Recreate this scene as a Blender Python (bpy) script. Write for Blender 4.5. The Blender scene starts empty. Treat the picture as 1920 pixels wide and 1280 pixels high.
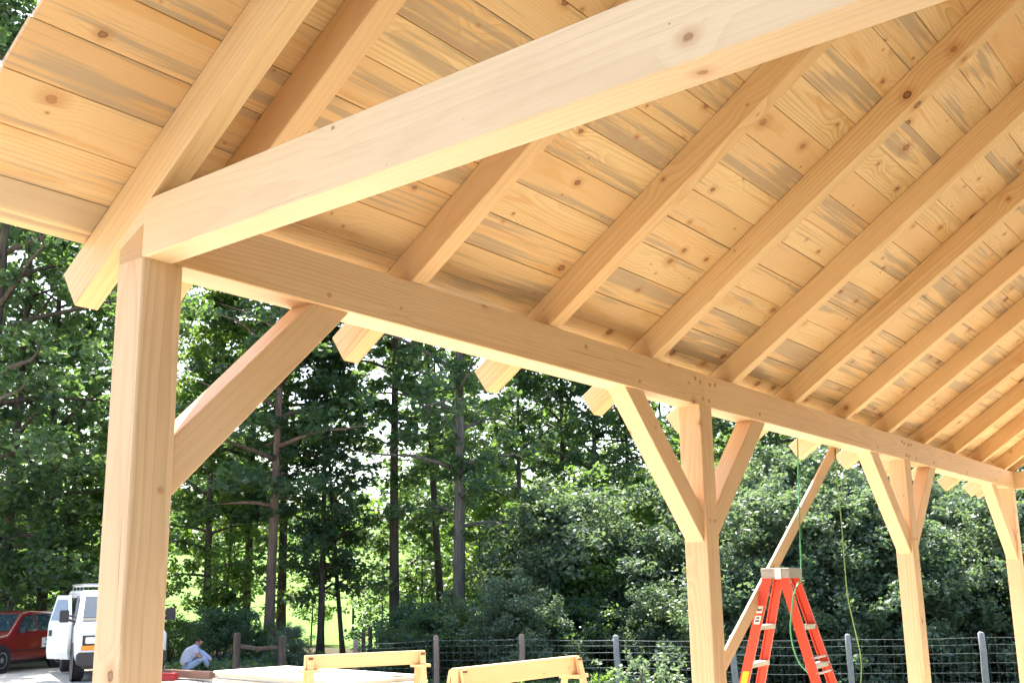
import bpy, math, random
import numpy as np
from mathutils import Matrix, Vector

# ------------------------------------------------------------------ camera, world, sun, exposure
SC = bpy.context.scene
COL = SC.collection
YAW, PITCH, ROLL = 0.66063, 0.21034, -0.01712
FPX, PPX, PPY = 1968.93, 960.0, 690.0          # focal length and principal point in photo pixels (1920 wide)
CAM = np.array([3.7935, -2.3781, 1.55])
_fw = np.array([-math.sin(YAW) * math.cos(PITCH), math.cos(YAW) * math.cos(PITCH), math.sin(PITCH)])
_rt = np.array([math.cos(YAW), math.sin(YAW), 0.0])
_up = np.cross(_rt, _fw)
RIGHT = math.cos(ROLL) * _rt + math.sin(ROLL) * _up
UP = -math.sin(ROLL) * _rt + math.cos(ROLL) * _up
FWD = _fw
cam_data = bpy.data.cameras.new('camera')
cam = bpy.data.objects.new('camera', cam_data)
COL.objects.link(cam)
cam_data.sensor_width = 36.0
cam_data.lens = FPX / 1920.0 * 36.0
cam_data.shift_y = (PPY - 640.0) / 1920.0
cam_data.clip_start = 0.05
cam_data.clip_end = 2500.0
cam.matrix_world = Matrix(((RIGHT[0], UP[0], -FWD[0], CAM[0]), (RIGHT[1], UP[1], -FWD[1], CAM[1]),
                           (RIGHT[2], UP[2], -FWD[2], CAM[2]), (0, 0, 0, 1)))
SC.camera = cam

SUN_TO = Vector((-0.76, 0.65, 0.0)).normalized()
SUN_EL = math.radians(57)
world = bpy.data.worlds.new('World')
SC.world = world
world.use_nodes = True
wn = world.node_tree
wn.nodes.clear()
sky = wn.nodes.new('ShaderNodeTexSky')
sky.sky_type = 'NISHITA'
sky.sun_disc = False
sky.sun_elevation = SUN_EL
sky.sun_rotation = math.atan2(SUN_TO.x, SUN_TO.y)
sky.dust_density = 3.0
sky.air_density = 1.0
bg = wn.nodes.new('ShaderNodeBackground')
bg.inputs['Strength'].default_value = 0.15
wo = wn.nodes.new('ShaderNodeOutputWorld')
wn.links.new(sky.outputs[0], bg.inputs['Color'])
wn.links.new(bg.outputs[0], wo.inputs['Surface'])
sun_data = bpy.data.lights.new('sun', 'SUN')
sun_data.energy = 5.0
sun_data.angle = math.radians(0.55)
sun_data.color = (1.0, 0.955, 0.88)
sun = bpy.data.objects.new('sun', sun_data)
COL.objects.link(sun)
sdir = Vector((SUN_TO.x * math.cos(SUN_EL), SUN_TO.y * math.cos(SUN_EL), math.sin(SUN_EL)))
sun.rotation_euler = sdir.to_track_quat('Z', 'Y').to_euler()
sun.location = (-20, 20, 40)
SC.view_settings.view_transform = 'Standard'
SC.view_settings.look = 'None'
SC.view_settings.exposure = 1.95
SC.view_settings.gamma = 1.0
SC.view_settings.use_curve_mapping = False
SC.render.engine = 'CYCLES'
SC.cycles.max_bounces = 7
SC.cycles.diffuse_bounces = 4
SC.cycles.use_adaptive_sampling = True
SC.cycles.adaptive_threshold = 0.03
SC.cycles.glossy_bounces = 2
SC.cycles.transmission_bounces = 6
SC.cycles.transparent_max_bounces = 8
SC.cycles.sample_clamp_indirect = 6.0
SC.cycles.use_denoising = True
try:
    SC.cycles.denoiser = 'OPENIMAGEDENOISE'
except Exception:
    pass

# ------------------------------------------------------------------ small helpers
rnd = random.Random(7)
GROUND_Z = {}


def sstep(v, a, b):
    t = min(1.0, max(0.0, (v - a) / (b - a)))
    return t * t * (3 - 2 * t)


def ground_z(x, y):
    """gently falling yard, a dip towards the wire fence, a far meadow that rises"""
    dx = max(-0.9 - x, 0.0, x - 8.2)
    dy = max(-0.9 - y, 0.0, y - 15.4)
    d = math.hypot(dx, dy)
    s = (x - CAM[0]) * -0.6137 + (y - CAM[1]) * 0.7896
    l = (x - CAM[0]) * 0.7896 + (y - CAM[1]) * 0.6137
    z = -0.06 - 0.011 * min(d, 60.0)
    z -= 0.75 * sstep(d, 1.5, 7.5) * sstep(l, -8.0, -1.5) + 0.35 * sstep(d, 0.4, 4.5) * sstep(l, 2.5, 6.0)
    if s > 75:
        z += 0.08 * (s - 75)
    return z


def at(u, t):
    """ground point seen in photo column u at depth t"""
    d = FWD + RIGHT * (u - PPX) / FPX - UP * (1118.0 - PPY) / FPX
    p = CAM + d * t
    return float(p[0]), float(p[1]), ground_z(float(p[0]), float(p[1]))


def dep(u, v, t):
    return CAM + (FWD + RIGHT * (u - PPX) / FPX - UP * (v - PPY) / FPX) * t


def onx(u, v, xx):
    d = FWD + RIGHT * (u - PPX) / FPX - UP * (v - PPY) / FPX
    return CAM + d * ((xx - CAM[0]) / d[0])


def link(o, parent=None):
    COL.objects.link(o)
    if parent is not None:
        o.parent = parent
    return o


def mesh_obj(name, verts, faces, mat, parent=None, smooth=False):
    me = bpy.data.meshes.new(name)
    me.from_pydata([tuple(v) for v in verts], [], [tuple(f) for f in faces])
    if mat is not None:
        me.materials.append(mat)
    if smooth:
        me.polygons.foreach_set('use_smooth', [True] * len(me.polygons))
    me.update()
    return link(bpy.data.objects.new(name, me), parent)


def tag(o, label=None, cat=None, group=None, kind=None):
    if label:
        o['label'] = label
    if cat:
        o['category'] = cat
    if group:
        o['group'] = group
    if kind:
        o['kind'] = kind
    return o


def empty(name, loc=(0, 0, 0), rz=0.0):
    o = bpy.data.objects.new(name, None)
    o.empty_display_size = 0.2
    o.location = loc
    o.rotation_euler = (0, 0, rz)
    return link(o)


def copy_tree(o, parent=None):
    c = o.copy()
    link(c, parent)
    for ch in o.children:
        copy_tree(ch, c)
    return c


class MB:
    """collects simple solids into one mesh"""
    def __init__(self):
        self.v, self.f = [], []

    def add(self, vs, fs):
        n = len(self.v)
        self.v += [tuple(map(float, p)) for p in vs]
        self.f += [tuple(i + n for i in q) for q in fs]
        return self

    def box(self, x0, x1, y0, y1, z0, z1, c=0.0):
        if c <= 0:
            vs = [(x, y, z) for x in (x0, x1) for y in (y0, y1) for z in (z0, z1)]
            return self.add(vs, [(0, 1, 3, 2), (4, 6, 7, 5), (0, 4, 5, 1), (2, 3, 7, 6), (0, 2, 6, 4), (1, 5, 7, 3)])
        sec = [(y0 + c, z0), (y1 - c, z0), (y1, z0 + c), (y1, z1 - c), (y1 - c, z1), (y0 + c, z1), (y0, z1 - c), (y0, z0 + c)]
        return self.ext(sec, [x0] * 8, [x1] * 8)

    def ext(self, sec, xa, xb):
        n = len(sec)
        vs = [(xa[i], sec[i][0], sec[i][1]) for i in range(n)] + [(xb[i], sec[i][0], sec[i][1]) for i in range(n)]
        fs = [(i, (i + 1) % n, n + (i + 1) % n, n + i) for i in range(n)]
        fs += [tuple(range(n - 1, -1, -1)), tuple(range(n, 2 * n))]
        return self.add(vs, fs)

    def poly_xz(self, pts, y0, y1):
        """polygon in x,z (counter clockwise seen from -y) made thick along y"""
        n = len(pts)
        vs = [(p[0], y0, p[1]) for p in pts] + [(p[0], y1, p[1]) for p in pts]
        fs = [tuple(range(n)), tuple(range(2 * n - 1, n - 1, -1))]
        fs += [((i + 1) % n, i, n + i, n + (i + 1) % n) for i in range(n)]
        return self.add(vs, fs)

    def tube(self, pts, rad, n=8, cap=True):
        pts = [Vector(p) for p in pts]
        if not isinstance(rad, (list, tuple)):
            rad = [rad] * len(pts)
        rings = []
        ref = Vector((0.13, 0.31, 0.94)).normalized()
        for i, p in enumerate(pts):
            t = (pts[min(i + 1, len(pts) - 1)] - pts[max(i - 1, 0)]).normalized()
            a = t.cross(ref)
            if a.length < 0.05:
                a = t.cross(Vector((1, 0, 0)))
            a.normalize()
            b = t.cross(a)
            rings.append([p + (a * math.cos(2 * math.pi * k / n) + b * math.sin(2 * math.pi * k / n)) * rad[i] for k in range(n)])
        vs = [q for r_ in rings for q in r_]
        fs = []
        for i in range(len(rings) - 1):
            for k in range(n):
                fs.append((i * n + k, i * n + (k + 1) % n, (i + 1) * n + (k + 1) % n, (i + 1) * n + k))
        if cap:
            fs.append(tuple(range(n - 1, -1, -1)))
            fs.append(tuple((len(rings) - 1) * n + k for k in range(n)))
        return self.add(vs, fs)

    def lathe(self, prof, c, axis='y', n=24):
        """prof: (radius, offset along axis)"""
        vs, fs = [], []
        for r_, a in prof:
            for k in range(n):
                t = 2 * math.pi * k / n
                if axis == 'y':
                    vs.append((c[0] + r_ * math.cos(t), c[1] + a, c[2] + r_ * math.sin(t)))
                elif axis == 'x':
                    vs.append((c[0] + a, c[1] + r_ * math.cos(t), c[2] + r_ * math.sin(t)))
                else:
                    vs.append((c[0] + r_ * math.cos(t), c[1] + r_ * math.sin(t), c[2] + a))
        for i in range(len(prof) - 1):
            for k in range(n):
                fs.append((i * n + k, i * n + (k + 1) % n, (i + 1) * n + (k + 1) % n, (i + 1) * n + k))
        fs.append(tuple(range(n - 1, -1, -1)))
        fs.append(tuple((len(prof) - 1) * n + k for k in range(n)))
        return self.add(vs, fs)

    def build(self, name, mat, parent=None, smooth=False):
        return mesh_obj(name, self.v, self.f, mat, parent, smooth)


# ------------------------------------------------------------------ materials
def new_mat(name):
    m = bpy.data.materials.new(name)
    m.use_nodes = True
    nt = m.node_tree
    nt.nodes.clear()
    out = nt.nodes.new('ShaderNodeOutputMaterial')
    b = nt.nodes.new('ShaderNodeBsdfPrincipled')
    nt.links.new(b.outputs[0], out.inputs['Surface'])
    return m, nt, b, out


class NT:
    """tiny node-building shorthand"""
    def __init__(self, nt):
        self.nt = nt

    def n(self, kind, **kw):
        nd = self.nt.nodes.new(kind)
        for k, v in kw.items():
            setattr(nd, k, v)
        return nd

    def set(self, sock, v):
        if hasattr(v, 'bl_idname') or isinstance(v, bpy.types.NodeSocket):
            self.nt.links.new(v, sock)
        else:
            sock.default_value = v

    def math(self, op, a, b=0.0, c=0.0, clamp=False):
        nd = self.n('ShaderNodeMath', operation=op, use_clamp=clamp)
        self.set(nd.inputs[0], a)
        self.set(nd.inputs[1], b)
        self.set(nd.inputs[2], c)
        return nd.outputs[0]

    def vmath(self, op, a, b=(0, 0, 0)):
        nd = self.n('ShaderNodeVectorMath', operation=op)
        self.set(nd.inputs[0], a)
        self.set(nd.inputs[1], b)
        return nd.outputs[0]

    def mix(self, fac, a, b, blend='MIX'):
        nd = self.n('ShaderNodeMix', data_type='RGBA', blend_type=blend)
        self.set(nd.inputs[0], fac)
        self.set(nd.inputs[6], a)
        self.set(nd.inputs[7], b)
        return nd.outputs[2]

    def noise(self, vec, scale, detail=3.0, rough=0.55, dist=0.0):
        nd = self.n('ShaderNodeTexNoise')
        self.set(nd.inputs['Vector'], vec)
        nd.inputs['Scale'].default_value = scale
        nd.inputs['Detail'].default_value = detail
        nd.inputs['Roughness'].default_value = rough
        nd.inputs['Distortion'].default_value = dist
        return nd.outputs['Fac']

    def ramp(self, fac, stops):
        nd = self.n('ShaderNodeValToRGB')
        cr = nd.color_ramp
        while len(cr.elements) > 1:
            cr.elements.remove(cr.elements[-1])
        for i, (p, c) in enumerate(stops):
            e = cr.elements[0] if i == 0 else cr.elements.new(p)
            e.position = p
            e.color = (c[0], c[1], c[2], 1) if hasattr(c, '__len__') else (c, c, c, 1)
        self.set(nd.inputs[0], fac)
        return nd.outputs[0]

    def mapr(self, v, a, b, c=0.0, d=1.0, smooth=True):
        nd = self.n('ShaderNodeMapRange', interpolation_type='SMOOTHSTEP' if smooth else 'LINEAR')
        self.set(nd.inputs[0], v)
        self.set(nd.inputs[1], a)
        self.set(nd.inputs[2], b)
        self.set(nd.inputs[3], c)
        self.set(nd.inputs[4], d)
        return nd.outputs[0]

    def comb(self, x, y, z):
        nd = self.n('ShaderNodeCombineXYZ')
        self.set(nd.inputs[0], x)
        self.set(nd.inputs[1], y)
        self.set(nd.inputs[2], z)
        return nd.outputs[0]

    def bump(self, h, strength, dist=0.01):
        nd = self.n('ShaderNodeBump')
        nd.inputs['Strength'].default_value = strength
        nd.inputs['Distance'].default_value = dist
        self.set(nd.inputs['Height'], h)
        return nd.outputs[0]


def wood_mat(name, early, late, warm, stain=0.0, knots=0.5, knot_size=1.0, rings=70.0, ringmix=0.55, pale=0.35, rough=0.55, checks=0.0):
    """sawn softwood, grain along the object's local X axis"""
    m, nt, b, out = new_mat(name)
    N = NT(nt)
    tc = N.n('ShaderNodeTexCoord').outputs['Object']
    ob = N.n('ShaderNodeObjectInfo').outputs['Random']
    r2 = N.math('FRACT', N.math('MULTIPLY', ob, 17.31))
    r3 = N.math('FRACT', N.math('MULTIPLY', ob, 91.73))
    r4 = N.math('FRACT', N.math('MULTIPLY', ob, 397.1))
    sx = N.n('ShaderNodeSeparateXYZ')
    nt.links.new(tc, sx.inputs[0])
    X, Y, Z = sx.outputs
    Xo = N.math('ADD', X, N.math('MULTIPLY', ob, 71.0))
    YZ = N.math('ADD', Y, Z)
    # knots: one feature point per cell of the (length, girth) plane
    vo = N.n('ShaderNodeTexVoronoi', voronoi_dimensions='2D', feature='F1')
    nt.links.new(N.comb(N.math('MULTIPLY', Xo, 0.82), N.math('ADD', YZ, N.math('MULTIPLY', r2, 31.0)), 0.0), vo.inputs['Vector'])
    vo.inputs['Scale'].default_value = 3.4
    vo.inputs['Randomness'].default_value = 1.0
    kd = N.math('DIVIDE', vo.outputs['Distance'], 3.4)
    kc = N.n('ShaderNodeSeparateColor')
    nt.links.new(vo.outputs['Color'], kc.inputs[0])
    kr, kg, kb = kc.outputs
    has = N.math('LESS_THAN', kr, knots)
    krad = N.math('MULTIPLY', N.mapr(N.math('POWER', kg, 2.2), 0.0, 1.0, 0.0035 * knot_size, 0.026 * knot_size, smooth=False), has)
    wob = N.noise(N.comb(N.math('MULTIPLY', Xo, 1.0), YZ, 0.0), 55.0, 0.0)
    kd2 = N.math('ADD', kd, N.math('MULTIPLY', N.math('SUBTRACT', wob, 0.5), 0.008))
    core = N.mapr(kd2, N.math('MULTIPLY', krad, 0.75), N.math('ADD', krad, 0.001), 1.0, 0.0)
    rim = N.math('SUBTRACT', N.mapr(kd2, krad, N.math('MULTIPLY', krad, 1.35), 1.0, 0.0),
                 N.mapr(kd2, N.math('MULTIPLY', krad, 0.55), N.math('MULTIPLY', krad, 0.9), 1.0, 0.0), clamp=True)
    halo = N.math('MULTIPLY', N.mapr(kd2, krad, N.math('MULTIPLY', krad, 4.0), 1.0, 0.0), has)
    # growth rings cut lengthways
    warp = N.noise(N.comb(N.math('MULTIPLY', Xo, 0.55), N.math('MULTIPLY', Y, 2.2), N.math('MULTIPLY', Z, 2.2)), 1.0, 1.5, 0.5)
    cy = N.math('MULTIPLY', N.math('SUBTRACT', r3, 0.5), 0.30)
    cz = N.math('MULTIPLY', N.math('SUBTRACT', r4, 0.5), 0.26)
    dy = N.math('SUBTRACT', Y, cy)
    dz = N.math('SUBTRACT', Z, cz)
    rad = N.math('SQRT', N.math('ADD', N.math('MULTIPLY', dy, dy), N.math('MULTIPLY', dz, dz)))
    swirl = N.math('MULTIPLY', N.math('MULTIPLY', N.mapr(kd, 0.0, 0.13, 1.0, 0.0), has), 0.028)
    rad = N.math('ADD', N.math('ADD', rad, N.math('MULTIPLY', warp, 0.16)), swirl)
    ring = N.math('FRACT', N.math('MULTIPLY', rad, rings))
    ring = N.math('POWER', N.mapr(ring, 0.0, 0.86, 0.0, 1.0, smooth=False), 2.2)
    ring = N.math('MULTIPLY', ring, N.mapr(N.math('FRACT', N.math('MULTIPLY', rad, rings)), 0.9, 1.0, 1.0, 0.0))
    check = N.mapr(N.noise(N.comb(N.math('MULTIPLY', Xo, 0.9), N.math('MULTIPLY', Y, 75.0), N.math('MULTIPLY', Z, 75.0)), 1.0, 1.0, 0.5, 0.1), 0.74, 0.77, 0.0, 1.0)
    fibre = N.noise(N.comb(N.math('MULTIPLY', Xo, 2.5), N.math('MULTIPLY', Y, 130.0), N.math('MULTIPLY', Z, 130.0)), 1.0, 1.0, 0.6)
    broad = N.noise(N.comb(N.math('MULTIPLY', Xo, 0.5), N.math('MULTIPLY', Y, 7.0), N.math('MULTIPLY', Z, 7.0)), 1.0, 2.0, 0.55)
    ringamt = N.math('MULTIPLY', ring, N.mapr(broad, 0.25, 0.75, ringmix * 0.25, ringmix))
    colr = N.mix(ringamt, (*early, 1), (*late, 1))
    colr = N.mix(N.math('MULTIPLY', N.mapr(broad, 0.48, 0.78, 0.0, 1.0), 0.75), colr, (*warm, 1))
    colr = N.mix(N.mapr(fibre, 0.3, 0.75, 0.0, 0.22), colr, (late[0] * 0.8, late[1] * 0.75, late[2] * 0.7, 1))
    # each piece a little paler, pinker or darker than its neighbours
    colr = N.mix(N.math('MULTIPLY', r2, pale), colr, (min(1, early[0] * 1.12), min(1, early[1] * 1.12), min(1, early[2] * 1.18), 1))
    colr = N.mix(N.math('MULTIPLY', N.mapr(r3, 0.45, 1.0, 0.0, 1.0), pale * 0.75), colr, (early[0] * 0.92, early[1] * 0.80, early[2] * 0.78, 1))
    if stain > 0:
        colr = N.mix(N.math('MULTIPLY', N.math('POWER', N.math('FRACT', N.math('MULTIPLY', ob, 1731.7)), 2.0), 0.8), colr, (0.68, 0.40, 0.18, 1))
        st = N.noise(N.comb(N.math('MULTIPLY', Xo, 0.9), N.math('MULTIPLY', Y, 34.0), N.math('MULTIPLY', r4, 40.0)), 1.0, 2.0, 0.55, 0.6)
        big = N.noise(N.comb(N.math('MULTIPLY', Xo, 0.65), N.math('MULTIPLY', Y, 5.5), N.math('MULTIPLY', r2, 40.0)), 1.0, 2.0, 0.5, 0.5)
        lo = N.mapr(r4, 0.0, 1.0, 0.63, 0.455, smooth=False)
        sm = N.mapr(N.math('ADD', N.math('MULTIPLY', st, 0.42), N.math('MULTIPLY', big, 0.62)), lo, N.math('ADD', lo, 0.09), 0.0, 1.0)
        amb = N.mapr(N.noise(N.comb(N.math('MULTIPLY', Xo, 0.8), N.math('MULTIPLY', Y, 9.0), N.math('MULTIPLY', r3, 60.0)), 1.0, 2.0, 0.5, 1.2), 0.56, 0.70, 0.0, 0.6)
        colr = N.mix(amb, colr, (0.63, 0.34, 0.12, 1))
        colr = N.mix(N.mapr(N.math('FRACT', N.math('MULTIPLY', ob, 631.3)), 0.45, 1.0, 0.0, 0.24), colr, (0.42, 0.28, 0.16, 1))
        colr = N.mix(N.math('MULTIPLY', sm, stain), colr, (0.41, 0.30, 0.195, 1))
    colr = N.mix(N.math('MULTIPLY', check, checks), colr, (late[0] * 0.45, late[1] * 0.36, late[2] * 0.3, 1))
    smudge = N.noise(N.comb(N.math('MULTIPLY', Xo, 1.6), N.math('MULTIPLY', Y, 5.0), N.math('MULTIPLY', Z, 5.0)), 1.0, 4.0, 0.65, 0.3)
    colr = N.mix(N.mapr(smudge, 0.5, 0.78, 0.0, 0.20), colr, (early[0] * 0.62, early[1] * 0.52, early[2] * 0.45, 1))
    colr = N.mix(N.math('MULTIPLY', halo, 0.45), colr, (late[0] * 0.85, late[1] * 0.62, late[2] * 0.5, 1))
    colr = N.mix(N.math('MULTIPLY', core, 0.72), colr, N.mix(kb, (0.36, 0.15, 0.055, 1), (0.20, 0.075, 0.03, 1)))
    colr = N.mix(N.math('MULTIPLY', N.math('MULTIPLY', rim, has), N.math('MULTIPLY', kb, 0.9)), colr, (0.10, 0.035, 0.016, 1))
    nt.links.new(colr, b.inputs['Base Color'])
    b.inputs['Roughness'].default_value = rough
    b.inputs['Specular IOR Level'].default_value = 0.3
    h = N.noise(N.comb(N.math('MULTIPLY', X, 3.0), N.math('MULTIPLY', Y, 90.0), N.math('MULTIPLY', Z, 90.0)), 1.0, 1.0, 0.5)
    nt.links.new(N.bump(h, 0.12, 0.004), b.inputs['Normal'])
    return m


def plain_mat(name, col, rough=0.6, var=0.12, scale=8.0, metal=0.0, spec=0.4, bump=0.0, coat=0.0, stretch=(1, 1, 1)):
    m, nt, b, out = new_mat(name)
    N = NT(nt)
    tc = N.n('ShaderNodeTexCoord').outputs['Object']
    v = N.vmath('MULTIPLY', tc, stretch)
    f = N.noise(v, scale, 5.0, 0.6)
    c = N.mix(f, (col[0] * (1 - var), col[1] * (1 - var), col[2] * (1 - var), 1), (min(1, col[0] * (1 + var)), min(1, col[1] * (1 + var)), min(1, col[2] * (1 + var)), 1))
    nt.links.new(c, b.inputs['Base Color'])
    b.inputs['Roughness'].default_value = rough
    b.inputs['Metallic'].default_value = metal
    b.inputs['Specular IOR Level'].default_value = spec
    b.inputs['Coat Weight'].default_value = coat
    if bump:
        nt.links.new(N.bump(f, bump, 0.01), b.inputs['Normal'])
    return m


def leaf_mat(name, dark, light, trans, tw=0.4, rough=0.42, spec=0.5):
    m, nt, b, out = new_mat(name)
    N = NT(nt)
    geo = N.n('ShaderNodeNewGeometry')
    ri = geo.outputs['Random Per Island']
    ob = N.n('ShaderNodeObjectInfo').outputs['Random']
    tc = N.n('ShaderNodeTexCoord').outputs['Object']
    cl = N.noise(tc, 0.55, 3.0)
    f = N.math('ADD', N.math('MULTIPLY', ri, 0.6), N.math('MULTIPLY', cl, 0.55), clamp=True)
    f = N.math('ADD', f, N.math('MULTIPLY', N.math('SUBTRACT', ob, 0.5), 0.3), clamp=True)
    c = N.mix(f, (*dark, 1), (*light, 1))
    nt.links.new(c, b.inputs['Base Color'])
    b.inputs['Roughness'].default_value = rough
    b.inputs['Specular IOR Level'].default_value = spec
    tr = N.n('ShaderNodeBsdfTranslucent')
    nt.links.new(N.mix(f, (trans[0] * 0.6, trans[1] * 0.7, trans[2] * 0.6, 1), (*trans, 1)), tr.inputs['Color'])
    mx = N.n('ShaderNodeMixShader')
    mx.inputs[0].default_value = tw
    nt.links.new(b.outputs[0], mx.inputs[1])
    nt.links.new(tr.outputs[0], mx.inputs[2])
    nt.links.new(mx.outputs[0], out.inputs['Surface'])
    return m


def bark_mat(name, col, col2):
    m, nt, b, out = new_mat(name)
    N = NT(nt)
    tc = N.n('ShaderNodeTexCoord').outputs['Object']
    v = N.vmath('MULTIPLY', tc, (9.0, 9.0, 1.1))
    f = N.noise(v, 1.6, 6.0, 0.65, 0.4)
    g = N.noise(tc, 0.7, 3.0)
    c = N.mix(N.mapr(f, 0.3, 0.7), (*col, 1), (*col2, 1))
    c = N.mix(N.math('MULTIPLY', N.mapr(g, 0.55, 0.75), 0.5), c, (0.10, 0.115, 0.07, 1))
    nt.links.new(c, b.inputs['Base Color'])
    b.inputs['Roughness'].default_value = 0.9
    nt.links.new(N.bump(f, 0.7, 0.03), b.inputs['Normal'])
    return m


M = {}
M['timber'] = wood_mat('planed_timber', (0.70, 0.485, 0.285), (0.52, 0.295, 0.135), (0.65, 0.405, 0.22), knots=0.28, knot_size=0.75, rings=44, ringmix=0.95, pale=0.5, checks=0.55)
M['timber_clear'] = wood_mat('skylit_planed_timber', (0.75, 0.57, 0.355), (0.59, 0.38, 0.195), (0.70, 0.485, 0.275), knots=0.12, knot_size=0.85, rings=38, ringmix=0.8, pale=0.4, checks=0.35)  # few knots; skylight on the tie beam is put into its paler colour
M['rafter'] = wood_mat('rafter_timber', (0.72, 0.50, 0.265), (0.545, 0.305, 0.12), (0.675, 0.415, 0.18), knots=0.28, knot_size=0.8, rings=38, ringmix=0.95, pale=0.65, checks=0.5)
M['board'] = wood_mat('pine_board', (0.78, 0.58, 0.315), (0.51, 0.29, 0.11), (0.73, 0.445, 0.18), stain=0.82, knots=0.80, knot_size=1.05, rings=56, ringmix=1.0, pale=0.55, rough=0.5, checks=0.3)
M['endgrain'] = wood_mat('end_grain', (0.58, 0.37, 0.19), (0.44, 0.25, 0.11), (0.52, 0.31, 0.14), knots=0.0, rings=160, ringmix=0.7)
M['peg'] = plain_mat('oak_peg', (0.52, 0.30, 0.155), 0.7, 0.25, 60)
M['old_lumber'] = wood_mat('sawhorse_lumber', (0.72, 0.47, 0.22), (0.56, 0.30, 0.11), (0.66, 0.38, 0.15), knots=0.5, rings=60, ringmix=0.7)
M['scrap_lumber'] = wood_mat('framing_lumber', (0.66, 0.45, 0.26), (0.52, 0.32, 0.16), (0.60, 0.38, 0.20), knots=0.5, rings=70, ringmix=0.7)
M['red_lumber'] = wood_mat('brown_timber', (0.34, 0.18, 0.12), (0.24, 0.12, 0.08), (0.30, 0.16, 0.10), knots=0.4, rings=70)
M['light_seal'] = plain_mat('light_seal_sheet', (0.035, 0.035, 0.04), 0.9, 0.3, 30)
M['floor'] = plain_mat('packed_sandy_floor', (0.64, 0.56, 0.41), 0.9, 0.10, 2.5, bump=0.2)

# ------------------------------------------------------------------ the setting: ground
def ground():
    xs, ys = [], []
    def axis(c):
        a, step, v = [], 0.6, 0.0
        while v < 900:
            a.append(v)
            step = 0.6 if v < 34 else step * 1.16
            v += step
        return sorted(set([c + q for q in a] + [c - q for q in a]))
    xs, ys = axis(-4.0), axis(8.0)
    rg = random.Random(3)
    vs = []
    for y in ys:
        for x in xs:
            near = math.hypot(x + 4, y - 8) < 60
            vs.append((x, y, ground_z(x, y) + (rg.uniform(-0.012, 0.012) if near else rg.uniform(-0.15, 0.15))))
    nx = len(xs)
    fs = [(j * nx + i, j * nx + i + 1, (j + 1) * nx + i + 1, (j + 1) * nx + i) for j in range(len(ys) - 1) for i in range(nx - 1)]
    m, nt, b, out = new_mat('yard_ground')
    N = NT(nt)
    tc = N.n('ShaderNodeTexCoord').outputs['Object']
    sx = N.n('ShaderNodeSeparateXYZ')
    nt.links.new(tc, sx.inputs[0])
    X, Y, Z = sx.outputs
    s = N.math('ADD', N.math('MULTIPLY', N.math('SUBTRACT', X, CAM[0]), -0.6137), N.math('MULTIPLY', N.math('SUBTRACT', Y, CAM[1]), 0.7896))
    l = N.math('ADD', N.math('MULTIPLY', N.math('SUBTRACT', X, CAM[0]), 0.7896), N.math('MULTIPLY', N.math('SUBTRACT', Y, CAM[1]), 0.6137))
    n1 = N.noise(tc, 0.35, 5.0, 0.6)
    n2 = N.noise(tc, 6.0, 6.0, 0.65)
    n3 = N.noise(tc, 60.0, 3.0, 0.6)
    gravel = N.mix(n2, (0.50, 0.45, 0.36, 1), (0.70, 0.64, 0.53, 1))
    gravel = N.mix(N.mapr(n3, 0.5, 0.8, 0.0, 0.5), gravel, (0.30, 0.27, 0.23, 1))
    grass = N.mix(n2, (0.03, 0.052, 0.014, 1), (0.07, 0.105, 0.03, 1))
    litter = N.mix(n2, (0.035, 0.032, 0.018, 1), (0.10, 0.085, 0.05, 1))
    meadow = N.mix(n1, (0.085, 0.17, 0.025, 1), (0.145, 0.24, 0.05, 1))
    # worn gravel yard, then rough grass, woodland floor from the tree line on, mown meadow beyond the trees
    edge = N.math('ADD', s, N.math('MULTIPLY', N.math('SUBTRACT', n1, 0.5), 5.0))
    yard_end = N.mapr(l, -7.0, -3.0, 31.0, 17.5)
    c = N.mix(N.mapr(edge, yard_end, N.math('ADD', yard_end, 1.6)), gravel, grass)
    bounce_cut = N.mix(n2, (0.15, 0.12, 0.085, 1), (0.26, 0.215, 0.16, 1))
    front = N.math('MULTIPLY', N.mapr(N.math('ADD', Y, N.math('MULTIPLY', n1, 2.0)), -1.2, 0.4, 1.0, 0.0), N.mapr(X, -5.0, -3.0))
    c = N.mix(front, c, bounce_cut)  # unseen darker ground added to cut light bounced onto the tie front
    c = N.mix(N.mapr(N.math('ADD', X, N.math('MULTIPLY', n1, 2.0)), 9.0, 10.0), c, grass)  # unseen grass added on this side to dim bounce on inner faces
    c = N.mix(N.mapr(edge, 29.5, 32.5), c, litter)
    c = N.mix(N.mapr(edge, 41.0, 45.0), c, meadow)
    nt.links.new(c, b.inputs['Base Color'])
    b.inputs['Roughness'].default_value = 0.95
    b.inputs['Specular IOR Level'].default_value = 0.15
    nt.links.new(N.bump(N.math('ADD', n2, n3), 0.5, 0.03), b.inputs['Normal'])
    o = mesh_obj('ground', vs, fs, m, None, True)
    tag(o, kind='structure')


ground()
slab = MB().box(-0.85, 8.2, -0.85, 15.4, -0.25, 0.0, 0.02).build('pavilion_floor', M['floor'])
tag(slab, kind='structure')

# ------------------------------------------------------------------ the timber pavilion
W = 0.194
HB = 1.55 + 1.40306            # underside of the plates
TH = 0.60136
CT, ST, TT = math.cos(TH), math.sin(TH), math.tan(TH)
DR, WR = 0.183, 0.114
ZR = 0.487                      # rafter top above plate underside at x = 0
BAY = 4.8768
RIDGE = 3.66
SPAN = 2 * RIDGE
pav = empty('timber_pavilion')
tag(pav, 'new timber-frame pavilion with pale posts, diagonal braces, rafters and knotty board roof', 'pavilion')


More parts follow.
